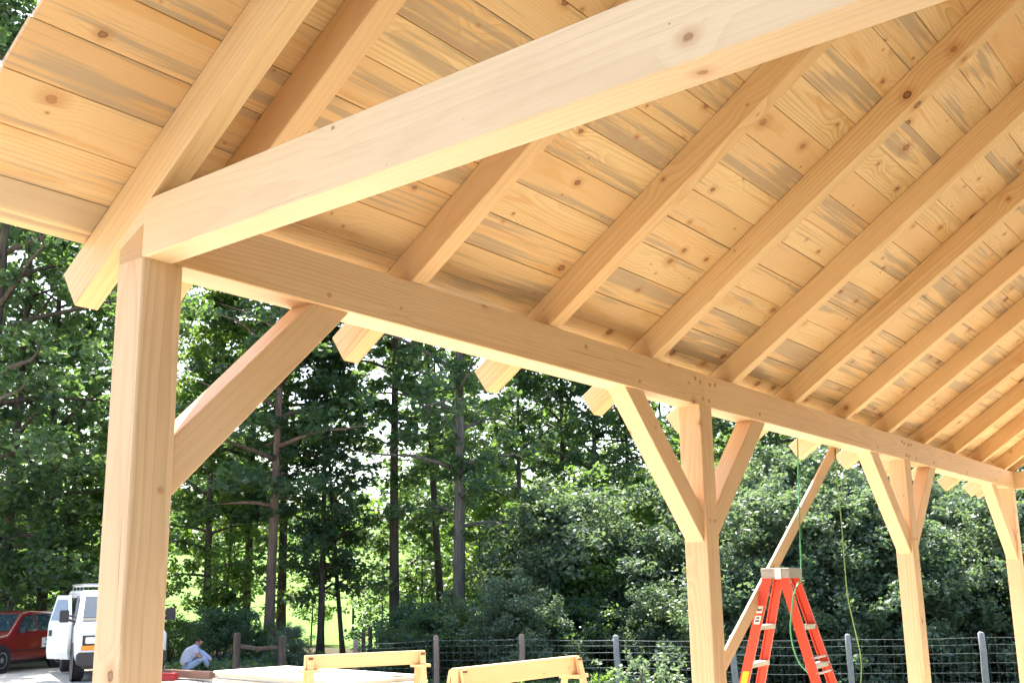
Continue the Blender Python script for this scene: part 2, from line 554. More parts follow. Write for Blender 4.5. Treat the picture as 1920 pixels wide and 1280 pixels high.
def timber(name, p0, p1, w, d, up, mat, parent=pav, c=0.006, xa=None, xb=None):
    """beam from p0 to p1 (centre line), w across, d along 'up'; local X is the grain"""
    p0, p1, up = Vector(p0), Vector(p1), Vector(up)
    L = (p1 - p0).length
    ex = (p1 - p0).normalized()
    ey = up.cross(ex).normalized()
    ez = ex.cross(ey)
    y0, y1, z0, z1 = -w / 2, w / 2, -d / 2, d / 2
    sec = [(y0 + c, z0), (y1 - c, z0), (y1, z0 + c), (y1, z1 - c), (y1 - c, z1), (y0 + c, z1), (y0, z1 - c), (y0, z0 + c)]
    fa = xa or (lambda z: 0.0)
    fb = xb or (lambda z: 0.0)
    o = MB().ext(sec, [-L / 2 + fa(q[1]) for q in sec], [L / 2 + fb(q[1]) for q in sec]).build(name, mat, parent)
    mid = (p0 + p1) / 2
    o.matrix_basis = Matrix(((ex.x, ey.x, ez.x, mid.x), (ex.y, ey.y, ez.y, mid.y), (ex.z, ey.z, ez.z, mid.z), (0, 0, 0, 1)))
    return o


def peg(x, y, z, nrm='x', r=0.0135, parent=pav):
    m = MB()
    if nrm == 'x':
        m.lathe([(r * 0.7, 0.0), (r, 0.002), (r, -0.02)][::-1], (x + 0.003, y, z), 'x', 8)
    else:
        m.lathe([(r * 0.7, -0.002), (r, 0.0), (r, 0.02)], (x, y - 0.003, z), 'y', 8)
    return m.build('peg', M['peg'], parent)


post_y = [0.0, BAY, 2 * BAY, 3 * BAY]
for side in (0, 1):
    xc = -W / 2 if side == 0 else SPAN + W / 2
    for k, y in enumerate(post_y):
        timber('post', (xc, y + W / 2, 0.0), (xc, y + W / 2, HB), W, W, (0, -1, 0), M['timber'], c=0.007)
    joints = [0.143, BAY + 0.105, 2 * BAY + 0.105, 3 * BAY + W]
    for a, b_ in zip(joints[:-1], joints[1:]):
        timber('plate', (xc, a + 0.0006, HB + 0.13), (xc, b_ - 0.0006, HB + 0.13), W - 0.002, 0.26, (0, 0, 1), M['timber'], c=0.005)
    # knee braces in the plane of the plate
    for k, y in enumerate(post_y):
        for sgn in ((1,) if k == 0 else (-1,) if k == 3 else (-1, 1)):
            yf = y + (W if sgn > 0 else 0.0)
            leg = 1.0 if k == 0 else 1.05
            h = 0.178 / 2
            off = h * math.sqrt(2)          # centre line sits half a depth above the lower edge
            a = (xc + (-0.005 if side == 0 else 0.005), yf, HB - leg + off)
            b_ = (xc + (-0.005 if side == 0 else 0.005), yf + sgn * (leg - off), HB)
            cut = 0.997
            timber('knee_brace', a, b_, 0.152, 0.178, (0, -sgn, 1), M['timber'], c=0.005,
                   xa=lambda z: z * cut, xb=lambda z: -z * cut)
            if side == 0:
                peg(0.0, yf - sgn * 0.055, HB - leg + 0.16 if k else HB - 0.97)
                peg(0.0, yf + sgn * (leg - 0.16), HB + 0.055)
    if side == 0:
        for k in (1, 2):
            yj = joints[k]
            for dy, dz in ((-0.16, 0.20), (-0.08, 0.185), (0.08, 0.185), (0.17, 0.195), (-0.05, 0.055), (0.05, 0.05)):
                peg(0.0, yj + dy, HB + dz, r=0.017)

# tie beams: the near one is cogged over the plate end, its tail trimmed under the rafter
def tie(y0, near):
    pts = [(0.0, 0.0), (SPAN, 0.0), (SPAN, 0.16), (SPAN + W, 0.075), (SPAN + W, 0.118), (SPAN + 0.004, 0.254), (SPAN, 0.258), (0.0, 0.258),
           (-0.004, 0.254), (-W, 0.118), (-W, 0.072), (-0.022, 0.155), (-0.022, 0.0)]
    ox = SPAN / 2
    o = MB().poly_xz([(p[0] - ox, p[1] - 0.129) for p in pts], -0.07, 0.07).build('tie_beam', M['timber_clear'], pav)
    o.location = (ox, y0 + 0.07, HB + 0.129)
    bm_ = o.modifiers.new('soft_edges', 'BEVEL')
    bm_.width = 0.006
    bm_.segments = 1
    bm_.limit_method = 'ANGLE'
    for sx in (0, 1):
        e = MB().poly_xz([(-W + 0.002, 0.001), (-0.025, 0.001), (-0.025, 0.152), (-W + 0.002, 0.069)], 0.004, 0.1425)
        e2 = e.build('plate_end', M['endgrain'], pav)
        e2.location = (0, y0, HB)
        if sx:
            e2.location = (SPAN, y0, HB)
            e2.scale = (-1, 1, 1)


tie(0.0, True)
tie(3 * BAY + W + 0.004, False)

# rafters: square-cut tails, local X runs up the slope
raf_y = [-0.004] + [0.358 + 1.2743 * k for k in range(12)] + [3 * BAY + W + 0.01, ]
TAILX = -0.635
S_TAIL, S_TOP = TAILX / CT, RIDGE / CT
n_up = Vector((-ST, 0, CT))
rr = random.Random(13)
for side in (0, 1):
    for k, y in enumerate(raf_y):
        def P3(s, off):
            p = Vector((s * CT, y + WR / 2, HB + ZR + s * ST)) + n_up * off
            if side:
                p.x = SPAN - p.x
            return p
        up = n_up if side == 0 else Vector((ST, 0, CT))
        up = (up + Vector((0, rr.uniform(-0.012, 0.012), 0))).normalized()
        dd = DR + (0.022 if k == 0 and side == 0 else 0.0)
        timber('rafter', P3(S_TAIL, -dd / 2), P3(S_TOP - 0.002, -dd / 2), WR, dd, up, M['rafter'], c=0.004,
               xb=lambda z: -z * TT)

# roof boards: rows follow the eave, each board its own piece with eased edges
BW = 0.2325
BT = 0.022
Y0R, Y1R = -0.70, 15.55
S0 = -0.584
rb = random.Random(21)
row = 0
s = S0
while s < S_TOP - 0.02:
    w = min(BW, S_TOP - s)
    cuts = [Y0R + rb.uniform(-0.012, 0.012)]
    cand = [y + WR / 2 for y in raf_y[1:]]
    i = -1
    while True:
        i += rb.choice((2, 3, 3, 4))
        if i >= len(cand) - 2:
            break
        cuts.append(cand[i])
    cuts.append(Y1R)
    for a, b_ in zip(cuts[:-1], cuts[1:]):
        L = b_ - a - 0.002
        g = rb.uniform(0.0012, 0.0030)
        y0, y1 = -w / 2 + g / 2, w / 2 - g / 2
        c = rb.uniform(0.0025, 0.0045)
        sec = [(y0 + c, 0), (y1 - c, 0), (y1, c), (y1, BT), (y0, BT), (y0, c)]
        o = MB().ext(sec, [-L / 2] * 6, [L / 2] * 6).build('roof_board', M['board'], pav)
        ex, ey, ez = Vector((0, 1, 0)), Vector((-CT, 0, -ST)), n_up
        p = Vector(((s + w / 2) * CT, (a + b_) / 2, HB + ZR + (s + w / 2) * ST)) + n_up * (0.0006 + rb.uniform(0, 0.0022))
        o.matrix_basis = Matrix(((ex.x, ey.x, ez.x, p.x), (ex.y, ey.y, ez.y, p.y), (ex.z, ey.z, ez.z, p.z), (0, 0, 0, 1)))
    s += BW
    row += 1
# the other slope (behind the photographer's view) and an unseen sheet added over both so no light leaks between boards
def slope_sheet(name, mat, s0, s1, y0, y1, off, th, side):
    L, wd = y1 - y0, s1 - s0
    o = MB().box(-L / 2, L / 2, -wd / 2, wd / 2, 0, th).build(name, mat, pav)
    sm = (s0 + s1) / 2
    p = Vector((sm * CT, (y0 + y1) / 2, HB + ZR + sm * ST)) + n_up * off
    ez, ey = n_up.copy(), Vector((-CT, 0, -ST))
    if side:
        p.x = SPAN - p.x
        ez, ey = Vector((ST, 0, CT)), Vector((CT, 0, -ST))
    ex = ey.cross(ez)
    o.matrix_basis = Matrix(((ex.x, ey.x, ez.x, p.x), (ex.y, ey.y, ez.y, p.y), (ex.z, ey.z, ez.z, p.z), (0, 0, 0, 1)))
    return o


slope_sheet('roof_decking', M['board'], S0, S_TOP, Y0R, Y1R, 0.001, BT, 1)
slope_sheet('light_seal_sheet', M['light_seal'], S0 + 0.03, S_TOP, Y0R + 0.03, Y1R - 0.03, BT + 0.004, 0.006, 0)
slope_sheet('light_seal_sheet', M['light_seal'], S0 + 0.03, S_TOP, Y0R + 0.03, Y1R - 0.03, BT + 0.004, 0.006, 1)

# ------------------------------------------------------------------ woods: leaf cards grown on real limbs
M['leaf'] = leaf_mat('broad_leaf', (0.022, 0.054, 0.042), (0.070, 0.124, 0.084), (0.22, 0.35, 0.065), 0.45)
M['leaf_light'] = leaf_mat('pale_and_backlit_leaf', (0.045, 0.10, 0.032), (0.105, 0.185, 0.055), (0.30, 0.45, 0.06), 0.48)  # paler green; backlit glow of the deep understory put into the colour
M['leaf_grey'] = leaf_mat('shrub_leaf', (0.060, 0.105, 0.068), (0.165, 0.220, 0.150), (0.24, 0.34, 0.12), 0.38, 0.5, 0.45)
M['bark_brown'] = bark_mat('brown_bark', (0.035, 0.026, 0.020), (0.095, 0.070, 0.052))
M['bark_grey'] = bark_mat('grey_bark', (0.070, 0.062, 0.054), (0.17, 0.15, 0.13))
M['bark_pink'] = bark_mat('reddish_bark', (0.085, 0.052, 0.040), (0.19, 0.125, 0.095))


def leaf_mesh(name, cen, size, up_bias, mat, rg):
    n = len(cen)
    nr = rg.normal(size=(n, 3))
    nr[:, 2] = np.abs(nr[:, 2]) + up_bias
    nr /= np.linalg.norm(nr, axis=1)[:, None]
    t = rg.normal(size=(n, 3))
    t -= (t * nr).sum(1)[:, None] * nr
    t /= np.linalg.norm(t, axis=1)[:, None] + 1e-9
    b = np.cross(nr, t)
    sz = (size * rg.uniform(0.65, 1.35, n))[:, None]
    v = np.empty((n, 4, 3), np.float32)
    v[:, 0] = cen - t * sz * 0.62
    v[:, 1] = cen + b * sz * 0.40 - nr * sz * 0.06
    v[:, 2] = cen + t * sz * 0.62 - nr * sz * 0.10
    v[:, 3] = cen - b * sz * 0.40 - nr * sz * 0.06
    me = bpy.data.meshes.new(name)
    me.vertices.add(n * 4)
    me.vertices.foreach_set('co', v.ravel())
    me.loops.add(n * 4)
    me.loops.foreach_set('vertex_index', np.arange(n * 4, dtype=np.int32))
    me.polygons.add(n)
    me.polygons.foreach_set('loop_start', np.arange(0, n * 4, 4, dtype=np.int32))
    me.polygons.foreach_set('loop_total', np.full(n, 4, dtype=np.int32))
    me.materials.append(mat)
    me.update()
    me.validate()
    return me


def grow(seed, H, hb, R, nl, ncl, nleaf, leaf, mat, up_bias=0.6, clr=0.75, droop=0.0, squash=0.55):
    """limbs from a trunk of height H; returns limb lines and the crown mesh"""
    rg = np.random.default_rng(seed)
    limbs, cen = [], []
    for i in range(nl):
        f = (i + rg.uniform(0, 1)) / nl
        z0 = hb + (H - hb) * f ** 1.05
        prof = (0.55 + 0.45 * math.sin(math.pi * min(1, f * 0.9 + 0.12))) * (1 - 0.72 * max(0, f - 0.45) / 0.55)
        az = i * 2.39996 + rg.uniform(-0.5, 0.5)
        L = R * prof * rg.uniform(0.7, 1.15)
        rise = rg.uniform(0.10, 0.55) - droop + 0.5 * f
        pts = []
        for q in range(5):
            tt = q / 4
            pts.append((math.cos(az + 0.25 * tt * rg.uniform(-1, 1)) * L * tt, math.sin(az) * L * tt,
                        z0 + L * (rise * tt - 0.22 * tt * tt) + rg.uniform(-0.1, 0.1) * tt))
        limbs.append((pts, 0.02 + 0.022 * L))
        for c in range(ncl):
            tt = rg.uniform(0.25, 1.05)
            k = min(3, int(tt * 4))
            a, b = np.array(pts[k]), np.array(pts[k + 1])
            p = a + (b - a) * (tt * 4 - k)
            spread = 0.16 * L + 0.3
            p = p + rg.normal(size=3) * np.array([spread, spread, spread * 0.55])
            rad = clr * rg.uniform(0.55, 1.25)
            m = int(nleaf * rg.uniform(0.6, 1.4))
            d = rg.normal(size=(m, 3))
            d /= np.linalg.norm(d, axis=1)[:, None]
            d *= (rg.uniform(0, 1, m) ** 0.45)[:, None] * rad
            d[:, 2] *= squash
            d[:, 2] -= 0.12 * (d[:, 0] ** 2 + d[:, 1] ** 2) / max(rad, 0.1)
            cen.append(p + d)
    return limbs, leaf_mesh('crown', np.concatenate(cen), leaf, up_bias, mat, rg)


def trunk_mb(H, r0, rg, limbs, wob=0.12, n=10):
    m = MB()
    pts, rad = [], []
    ph = rg.uniform(0, 6.28)
    for q in range(13):
        f = q / 12
        z = -0.25 + (H * 0.95 + 0.25) * f
        pts.append((wob * math.sin(ph + 3.1 * f) * f ** 0.5 - wob * math.sin(ph) * 0, wob * math.cos(1.7 * ph + 2.6 * f) * f ** 0.5, z))
        rad.append(r0 * (1.0 - 0.80 * f) * (1.35 if q == 0 else 1.0))
    m.tube(pts, rad, n)
    for lp, lr in limbs:
        z0 = lp[0][2]
        f = min(1, max(0, (z0 + 0.25) / (H * 0.95 + 0.25)))
        k = min(11, int(f * 12))
        a, b = Vector(pts[k]), Vector(pts[k + 1])
        base = a + (b - a) * (f * 12 - k)
        lr2 = min(lr, r0 * (1 - 0.8 * f) * 0.7)
        m.tube([(p[0] + base.x * (1 - i / 4), p[1] + base.y * (1 - i / 4), p[2]) for i, p in enumerate(lp)],
               [lr2 * (1 - 0.2 * i) for i in range(5)], 5)
    return m


#            seed  H    hb   R   limbs cl leaf n size
TALL = []
for sd, H, hb, R, nl, ncl, nlf, mt in ((1, 18, 1.8, 3.5, 38, 6, 66, 'leaf'), (2, 20, 5.0, 3.8, 32, 6, 64, 'leaf'), (3, 16, 2.6, 3.4, 32, 6, 64, 'leaf'),
                                       (4, 21, 8.0, 3.8, 26, 6, 60, 'leaf'), (5, 15, 2.0, 3.1, 30, 5, 58, 'leaf_light')):
    TALL.append((H,) + grow(100 + sd, H, hb, R, nl, ncl, nlf, 0.19, M[mt], clr=0.62))
UNDER = []
for sd, H, hb, R, nl, ncl, nlf, mt in ((1, 6.5, 0.9, 2.0, 20, 5, 44, 'leaf'), (2, 8.0, 1.4, 2.3, 22, 5, 42, 'leaf_light'), (3, 5.2, 0.5, 1.8, 18, 5, 48, 'leaf')):
    UNDER.append((H,) + grow(200 + sd, H, hb, R, nl, ncl, nlf, 0.16, M[mt], clr=0.5))
BUSH = []
for sd, H, R, nl, ncl, nlf, mt in ((1, 3.4, 1.7, 28, 8, 95, 'leaf_grey'), (2, 4.4, 1.9, 34, 8, 95, 'leaf_grey'), (3, 2.2, 1.5, 22, 6, 70, 'leaf'), (4, 2.8, 1.6, 24, 6, 60, 'leaf_light')):
    BUSH.append((H,) + grow(300 + sd, H, 0.15, R, nl, ncl, nlf, 0.088, M[mt], clr=0.36, up_bias=0.4, squash=0.8))

for sd in (5, 6):
    BUSH.append((0.95,) + grow(300 + sd, 0.95, 0.1, 0.30, 12, 4, 14, 0.075, M['leaf_light' if sd == 5 else 'leaf_grey'], clr=0.13, up_bias=0.4, squash=0.8))

tree_rg = random.Random(5)
_generic = {}


def plant_tree(name, u, t, var, sc, dia, bark, label, cat='tree', group=None, lean=(0, 0), rz=None):
    H, limbs, crown = var
    x, y, z = at(u, t)
    root = empty(name, (x, y, z - 0.02), tree_rg.uniform(0, 6.28) if rz is None else rz)
    root.rotation_euler = (lean[0], lean[1], root.rotation_euler[2])
    root.scale = (sc, sc, sc)
    key = (id(crown), round(dia / sc, 2), bark)
    if key not in _generic:
        _generic[key] = None
        tr = trunk_mb(H, dia / sc / 2, tree_rg, limbs).build('trunk', M[bark], root, True)
        _generic[key] = tr.data
    else:
        link(bpy.data.objects.new('trunk', _generic[key]), root)
    link(bpy.data.objects.new('crown', crown), root)
    tag(root, label, cat, group)
    return root


FRONT = [  # u, depth, variant, scale, trunk diameter, bark, label, lean
    (78, 37, 0, 1.0, 0.42, 'bark_brown', 'tall dark-trunked tree rising behind the red car, left of its thinner neighbour', (0, 0.01)),
    (127, 40, 1, 0.95, 0.30, 'bark_brown', 'slim dark-trunked tall tree just behind the white van', (0, 0.0)),
    (-45, 31, 1, 1.1, 0.50, 'bark_brown', 'big leafy tree at the left edge above the red car', (0, 0.0)),
    (5, 35, 0, 1.05, 0.40, 'bark_brown', 'densely leafed tree at the left edge behind the red car', (0, 0.0)),
    (215, 44, 3, 0.9, 0.34, 'bark_brown', 'tall tree behind the nearest post of the pavilion', (0, 0.0)),
    (388, 36, 4, 0.85, 0.30, 'bark_brown', 'leafy tree with low branches behind the seated person', (0, 0.02)),
    (462, 38, 1, 0.9, 0.32, 'bark_brown', 'dark-trunked tree left of the reddish trunk behind the rail fence', (0, 0.0)),
    (506, 34, 1, 0.95, 0.36, 'bark_pink', 'tree with reddish-grey sunlit trunk behind the wooden rail fence', (0, -0.01)),
    (528, 40, 3, 0.95, 0.38, 'bark_brown', 'dark-trunked tree close right of the reddish trunk', (0, 0.0)),
    (602, 36, 2, 0.80, 0.26, 'bark_brown', 'thin dark tree standing against the bright meadow, left of the leaning one', (0, 0.0)),
    (645, 37, 2, 0.75, 0.18, 'bark_brown', 'thin tree leaning right against the bright meadow', (0.05, 0.06)),
    (742, 37, 3, 1.0, 0.40, 'bark_brown', 'tall straight brown trunk tree behind the near sawhorse end', (0, 0.0)),
    (834, 40, 3, 1.0, 0.34, 'bark_brown', 'dark tree leaning left beside the thick grey trunk', (-0.03, -0.05)),
    (860, 35, 1, 0.95, 0.50, 'bark_grey', 'thick straight grey-trunked tree between the two sawhorses', (0, 0.0)),
    (980, 45, 2, 0.95, 0.32, 'bark_grey', 'slim grey-trunked tree above the third wire fence post', (0, 0.0)),
    (1064, 48, 3, 1.05, 0.36, 'bark_brown', 'dark straight trunk tree seen below the third rafter tail', (0, 0.0)),
    (1122, 46, 0, 1.0, 0.36, 'bark_grey', 'grey-trunked tree left of the second post with braces', (0, 0.0)),
    (1187, 47, 3, 1.0, 0.28, 'bark_brown', 'slim dark tree close to the left brace of the second post', (0, 0.0)),
    (1448, 44, 3, 1.05, 0.38, 'bark_brown', 'left one of the twin dark trunks above the ladder', (0, 0.0)),
    (1480, 45, 3, 1.0, 0.34, 'bark_brown', 'right one of the twin dark trunks above the ladder', (0, 0.0)),
    (1640, 47, 0, 1.0, 0.36, 'bark_brown', 'tall tree left of the third post behind the grey-green shrubs', (0, 0.0)),
    (1800, 46, 2, 1.0, 0.36, 'bark_brown', 'tall tree right of the third post behind the grey-green shrubs', (0, 0.0)),
    (1960, 44, 1, 1.0, 0.36, 'bark_brown', 'tall tree at the right edge beyond the far post', (0, 0.0)),
]
for u, t, v, sc, dia, bark, lab, ln in FRONT:
    plant_tree('woodland_tree', u, t, TALL[v], sc, dia, bark, lab, group='trees along the wood edge', lean=ln)
# trees standing deeper in the wood, a gap left towards the meadow
br = random.Random(11)
spots = []
for u in range(-240, 2200, 112):
    for k in range(2):
        uu = u + br.uniform(-45, 45)
        t = br.uniform(52, 62) if k == 0 else br.uniform(66, 90)
        if 470 < uu < 735 or 290 < uu < 350:
            continue
        spots.append((uu, t, k))
for uu, t, k in spots:
    plant_tree('woodland_tree', uu, t, TALL[br.choice((1, 3, 4) if k == 0 else (1, 2, 4))], br.uniform(0.75, 1.0), 0.32, 'bark_brown',
               'leafy tree deep in the wood behind the front row of trunks', group='trees deep in the wood')
for u in range(-200, 2150, 120):
    uu = u + br.uniform(-40, 40)
    if 470 < uu < 735 or 290 < uu < 350:
        continue
    plant_tree('understory_tree', uu, br.uniform(48, 66), UNDER[1], br.uniform(0.9, 1.4), 0.12, 'bark_brown',
               'sunlit young tree deep in the wood between the trunks', group='young trees deep in the wood')
# low trees below the tall crowns
for u, t, v, sc, lab in ((20, 34, 0, 0.9, 'small leafy tree behind the hood of the red car'), (170, 38, 1, 0.8, 'small bright-leaved tree behind the van roof'),
                         (425, 36, 1, 0.8, 'low leafy tree right of the seated person'),
                         (585, 44, 1, 0.62, 'small tree with leaves hanging over the bright meadow, left side'), (716, 44, 0, 0.75, 'small tree with leaves hanging over the bright meadow, right side'),
                         (905, 44, 1, 0.95, 'young bright-leaved tree right of the thick grey trunk'), (940, 50, 1, 1.1, 'tall young bright-leaved tree behind the gap right of the grey trunk'),
                         (790, 41, 0, 0.9, 'small dark tree left of the thick grey trunk'), (1010, 38, 2, 1.1, 'low dark tree behind the second sawhorse'),
                         (1105, 37, 0, 1.0, 'low dark tree behind the fourth wire fence post'), (1230, 38, 1, 0.9, 'low bright-leaved tree left of the second post'),
                         (1410, 39, 0, 1.05, 'low tree behind the ladder and slanting board'), (1530, 40, 1, 0.9, 'low bright tree right of the ladder top')):
    plant_tree('understory_tree', u, t, UNDER[v], sc, 0.12 * sc, 'bark_brown', lab, group='low trees below the tall crowns')


def plant_bush(name, u, t, v, sc, label, group, cat='shrub'):
    H, limbs, crown = BUSH[v]
    x, y, z = at(u, t)
    root = empty(name, (x, y, z - 0.03), tree_rg.uniform(0, 6.28))
    root.scale = (sc * tree_rg.uniform(0.9, 1.15), sc * tree_rg.uniform(0.9, 1.15), sc * tree_rg.uniform(0.9, 1.1))
    key = ('b', v)
    if key not in _generic:
        m = MB()
        for lp, lr in limbs[::2]:
            m.tube([(0, 0, -0.1)] + [tuple(p) for p in lp[1:]], [0.022, 0.018, 0.014, 0.01, 0.006], 4)
        _generic[key] = m.build('stems', M['bark_brown'], root).data
    else:
        link(bpy.data.objects.new('stems', _generic[key]), root)
    link(bpy.data.objects.new('foliage', crown), root)
    tag(root, label, cat, group)
    return root


gb = random.Random(31)
ORD = ('first', 'second', 'third', 'fourth', 'fifth', 'sixth', 'seventh', 'eighth', 'ninth', 'tenth', 'eleventh', 'twelfth')
for i, u in enumerate((1370, 1455, 1540, 1620, 1700, 1785, 1860, 1945, 2040)):
    plant_bush('tall_shrub', u, 30.5 + gb.uniform(-1, 1.5), i % 2, 1.12 + gb.uniform(-0.08, 0.2),
               'tall grey-green shrub close behind the wire fence, %s to the right of the second post' % ORD[i], 'grey-green shrubs behind the fence')
for i, u in enumerate((1330, 1415, 1500, 1590, 1665, 1750, 1830, 1910, 2010)):
    plant_bush('tall_shrub', u, 34.5 + gb.uniform(-1, 1.5), 1, 1.35 + gb.uniform(-0.1, 0.2),
               'tallest grey-green shrub row behind the fence, %s one from the second post rightwards' % ORD[i], 'grey-green shrubs behind the fence')
for i, u in enumerate((775, 815, 855, 905, 960, 1015, 1070, 1120, 1175, 1235, 1290)):
    plant_bush('low_shrub', u, 31 + gb.uniform(-1, 2.5), (2, 2, 3, 2, 0)[i % 5], 0.8 + gb.uniform(-0.15, 0.25),
               'dark low shrub close behind the wire fence, %s from the meadow gap rightwards' % ORD[i], 'dark shrubs behind the wire fence')
for i, u in enumerate((980, 1050, 1130, 1200, 1270)):
    plant_bush('low_shrub', u, 35 + gb.uniform(-1, 2), (2, 0)[i % 2], 1.3 + gb.uniform(-0.15, 0.25),
               'larger dark shrub behind the low ones by the fence, %s right of the grey trunk' % ORD[i], 'dark shrubs behind the wire fence')
for u, t, v, sc, lab in ((322, 31, 3, 0.5, 'small bright shrub between the nearest post and the seated person'), (412, 30, 2, 0.6, 'dark shrub just right of the seated person'),
                         (452, 30.5, 2, 0.55, 'dark shrub behind the left post of the rail fence'), (492, 31, 3, 0.3, 'bright shrub behind the rail of the rail fence'),
                         (548, 29, 0, 0.30, 'grey-green shrub beside the right post of the rail fence'), (596, 29.5, 2, 0.24, 'low dark shrub below the bright meadow'),
                         (738, 30, 2, 0.55, 'dark shrub at the right side of the meadow gap'), (15, 37, 3, 0.8, 'bright shrub behind the hood of the red car'),
                         (65, 39, 3, 0.7, 'bright shrub behind the roof of the red car'), (108, 42, 2, 0.8, 'dark shrub between the red car and the van'),
                         (365, 32.5, 2, 0.5, 'dark shrub behind the seated person')):
    plant_bush('low_shrub', u, t, v, sc, lab, 'shrubs at the foot of the trees')
for u, t, v, sc, lab in ((930, 17.5, 4, 1.1, 'pale green weed standing above the second sawhorse'), (850, 17, 4, 0.8, 'small weed left of the second sawhorse'),
                         (1195, 17.5, 5, 0.85, 'spindly weed right of the second sawhorse'), (1235, 18.5, 5, 0.8, 'low weed left of the second post'),
                         (1120, 20, 4, 0.8, 'low weed at the foot of the grey fence post')):
    plant_bush('weed', u, t, v, sc, lab, 'weeds along the wire fence', 'weed')
# far wood beyond the meadow: one mass
rgf = np.random.default_rng(77)
cen = []
for i in range(90):
    u = -300 + i * 28 + rgf.uniform(-10, 10)
    t = rgf.uniform(215, 250)
    x, y, z = at(u, t)
    h = rgf.uniform(9, 16)
    d = rgf.normal(size=(170, 3))
    d /= np.linalg.norm(d, axis=1)[:, None]
    d *= (rgf.uniform(0, 1, 170) ** 0.4)[:, None]
    cen.append(np.array([x, y, z + h * 0.5]) + d * np.array([4.5, 4.5, h * 0.55]))
fw_me = leaf_mesh('far_wood', np.concatenate(cen), 1.5, 0.5, M['leaf'], rgf)
tag(link(bpy.data.objects.new('far_wood', fw_me)), 'distant dark wood along the far side of the meadow', 'wood', kind='stuff')
# rough grass and leaf litter plants at the wood edge
cen = []
for i in range(3600):
    u = rgf.uniform(330, 2100)
    t = rgf.uniform(25.2, 31)
    if u < 560 and t < 27:
        continue
    x, y, z = at(u, t)
    m = 14
    d = rgf.normal(size=(m, 3)) * np.array([0.16, 0.16, 0.09])
    d[:, 2] = np.abs(d[:, 2])
    cen.append(np.array([x, y, z]) + d)
gr_me = leaf_mesh('ground_cover', np.concatenate(cen), 0.10, 0.2, M['leaf'], rgf)
tag(link(bpy.data.objects.new('ground_cover', gr_me)), 'low green weeds and grass covering the ground along the fence', 'ground cover', kind='stuff')

# ------------------------------------------------------------------ wire fence along the wood
M['fence_wood'] = plain_mat('fence_post_wood', (0.27, 0.19, 0.155), 0.9, 0.35, 10, bump=0.4, stretch=(4, 4, 0.6))
M['fence_grey'] = plain_mat('weathered_post_wood', (0.30, 0.29, 0.30), 0.9, 0.35, 10, bump=0.4, stretch=(4, 4, 0.6))
M['wire'] = plain_mat('galvanised_wire', (0.20, 0.22, 0.24), 0.6, 0.1, 20, metal=0.4)
FP = [(667, 1200, 24.8), (818, 1192, 24.5), (978, 1190, 24.2), (1155, 1192, 23.8), (1372, 1192, 23.4), (1590, 1190, 23.0), (1840, 1186, 22.6), (2095, 1182, 22.3)]
fence = empty('wire_fence', at(1155, 23.8))
fo = fence.location.copy()
tag(fence, 'woven wire fence on rough wooden posts along the edge of the wood', 'fence')
tops = []
fr = random.Random(9)
for i, (u, v, t) in enumerate(FP):
    p = dep(u, v, t)
    g = ground_z(p[0], p[1])
    lx, ly = fr.uniform(-0.05, 0.05), fr.uniform(-0.05, 0.05)
    r0 = fr.uniform(0.062, 0.078)
    pts = [(p[0] - fo.x - lx, p[1] - fo.y - ly, g - 0.2 - fo.z)]
    for q in range(1, 6):
        f = q / 5
        pts.append((p[0] - fo.x - lx * (1 - f) + fr.uniform(-0.01, 0.01), p[1] - fo.y - ly * (1 - f) + fr.uniform(-0.01, 0.01), g - 0.2 + (p[2] - g + 0.2) * f - fo.z))
    pts.append((pts[-1][0] + 0.004, pts[-1][1], pts[-1][2] + 0.025))
    MB().tube(pts, [r0 * 1.1, r0 * 1.05, r0, r0 * 0.98, r0 * 0.95, r0 * 0.92, r0 * 0.55], 9).build('post', M['fence_wood'] if i < 3 else M['fence_grey'], fence, True)
    tops.append(Vector((p[0], p[1], p[2])))
NW = 9
back = Vector((-0.02, -0.03, 0)) * 0
for k in range(NW):
    f = (k / (NW - 1)) ** 1.15
    pts = []
    for i in range(len(tops) - 1):
        a, b = tops[i], tops[i + 1]
        for q in range(6):
            t_ = q / 6
            p = a.lerp(b, t_)
            g = ground_z(p.x, p.y)
            zt = p.z - 0.085
            sag = 0.02 * math.sin(math.pi * t_) * (1 if k == 0 else 0.6)
            pts.append(Vector((p.x, p.y, zt + (g + 0.06 - zt) * f - sag)) - fo + Vector((0.045, -0.06, 0)))
    MB().tube(pts, 0.0020 if k else 0.0028, 4, False).build('wire', M['wire'], fence)
st = MB()
for i in range(len(tops) - 1):
    a, b = tops[i], tops[i + 1]
    n = int((b - a).length / 0.155)
    for q in range(n):
        p = a.lerp(b, (q + 0.5) / n)
        g = ground_z(p.x, p.y)
        o_ = Vector((0.045, -0.06, 0)) - fo
        st.tube([Vector((p.x, p.y, g + 0.06)) + o_, Vector((p.x, p.y, p.z - 0.1)) + o_], 0.0019, 3, False)
tag(st.build('wire_stays', M['wire'], fence), kind='stuff')

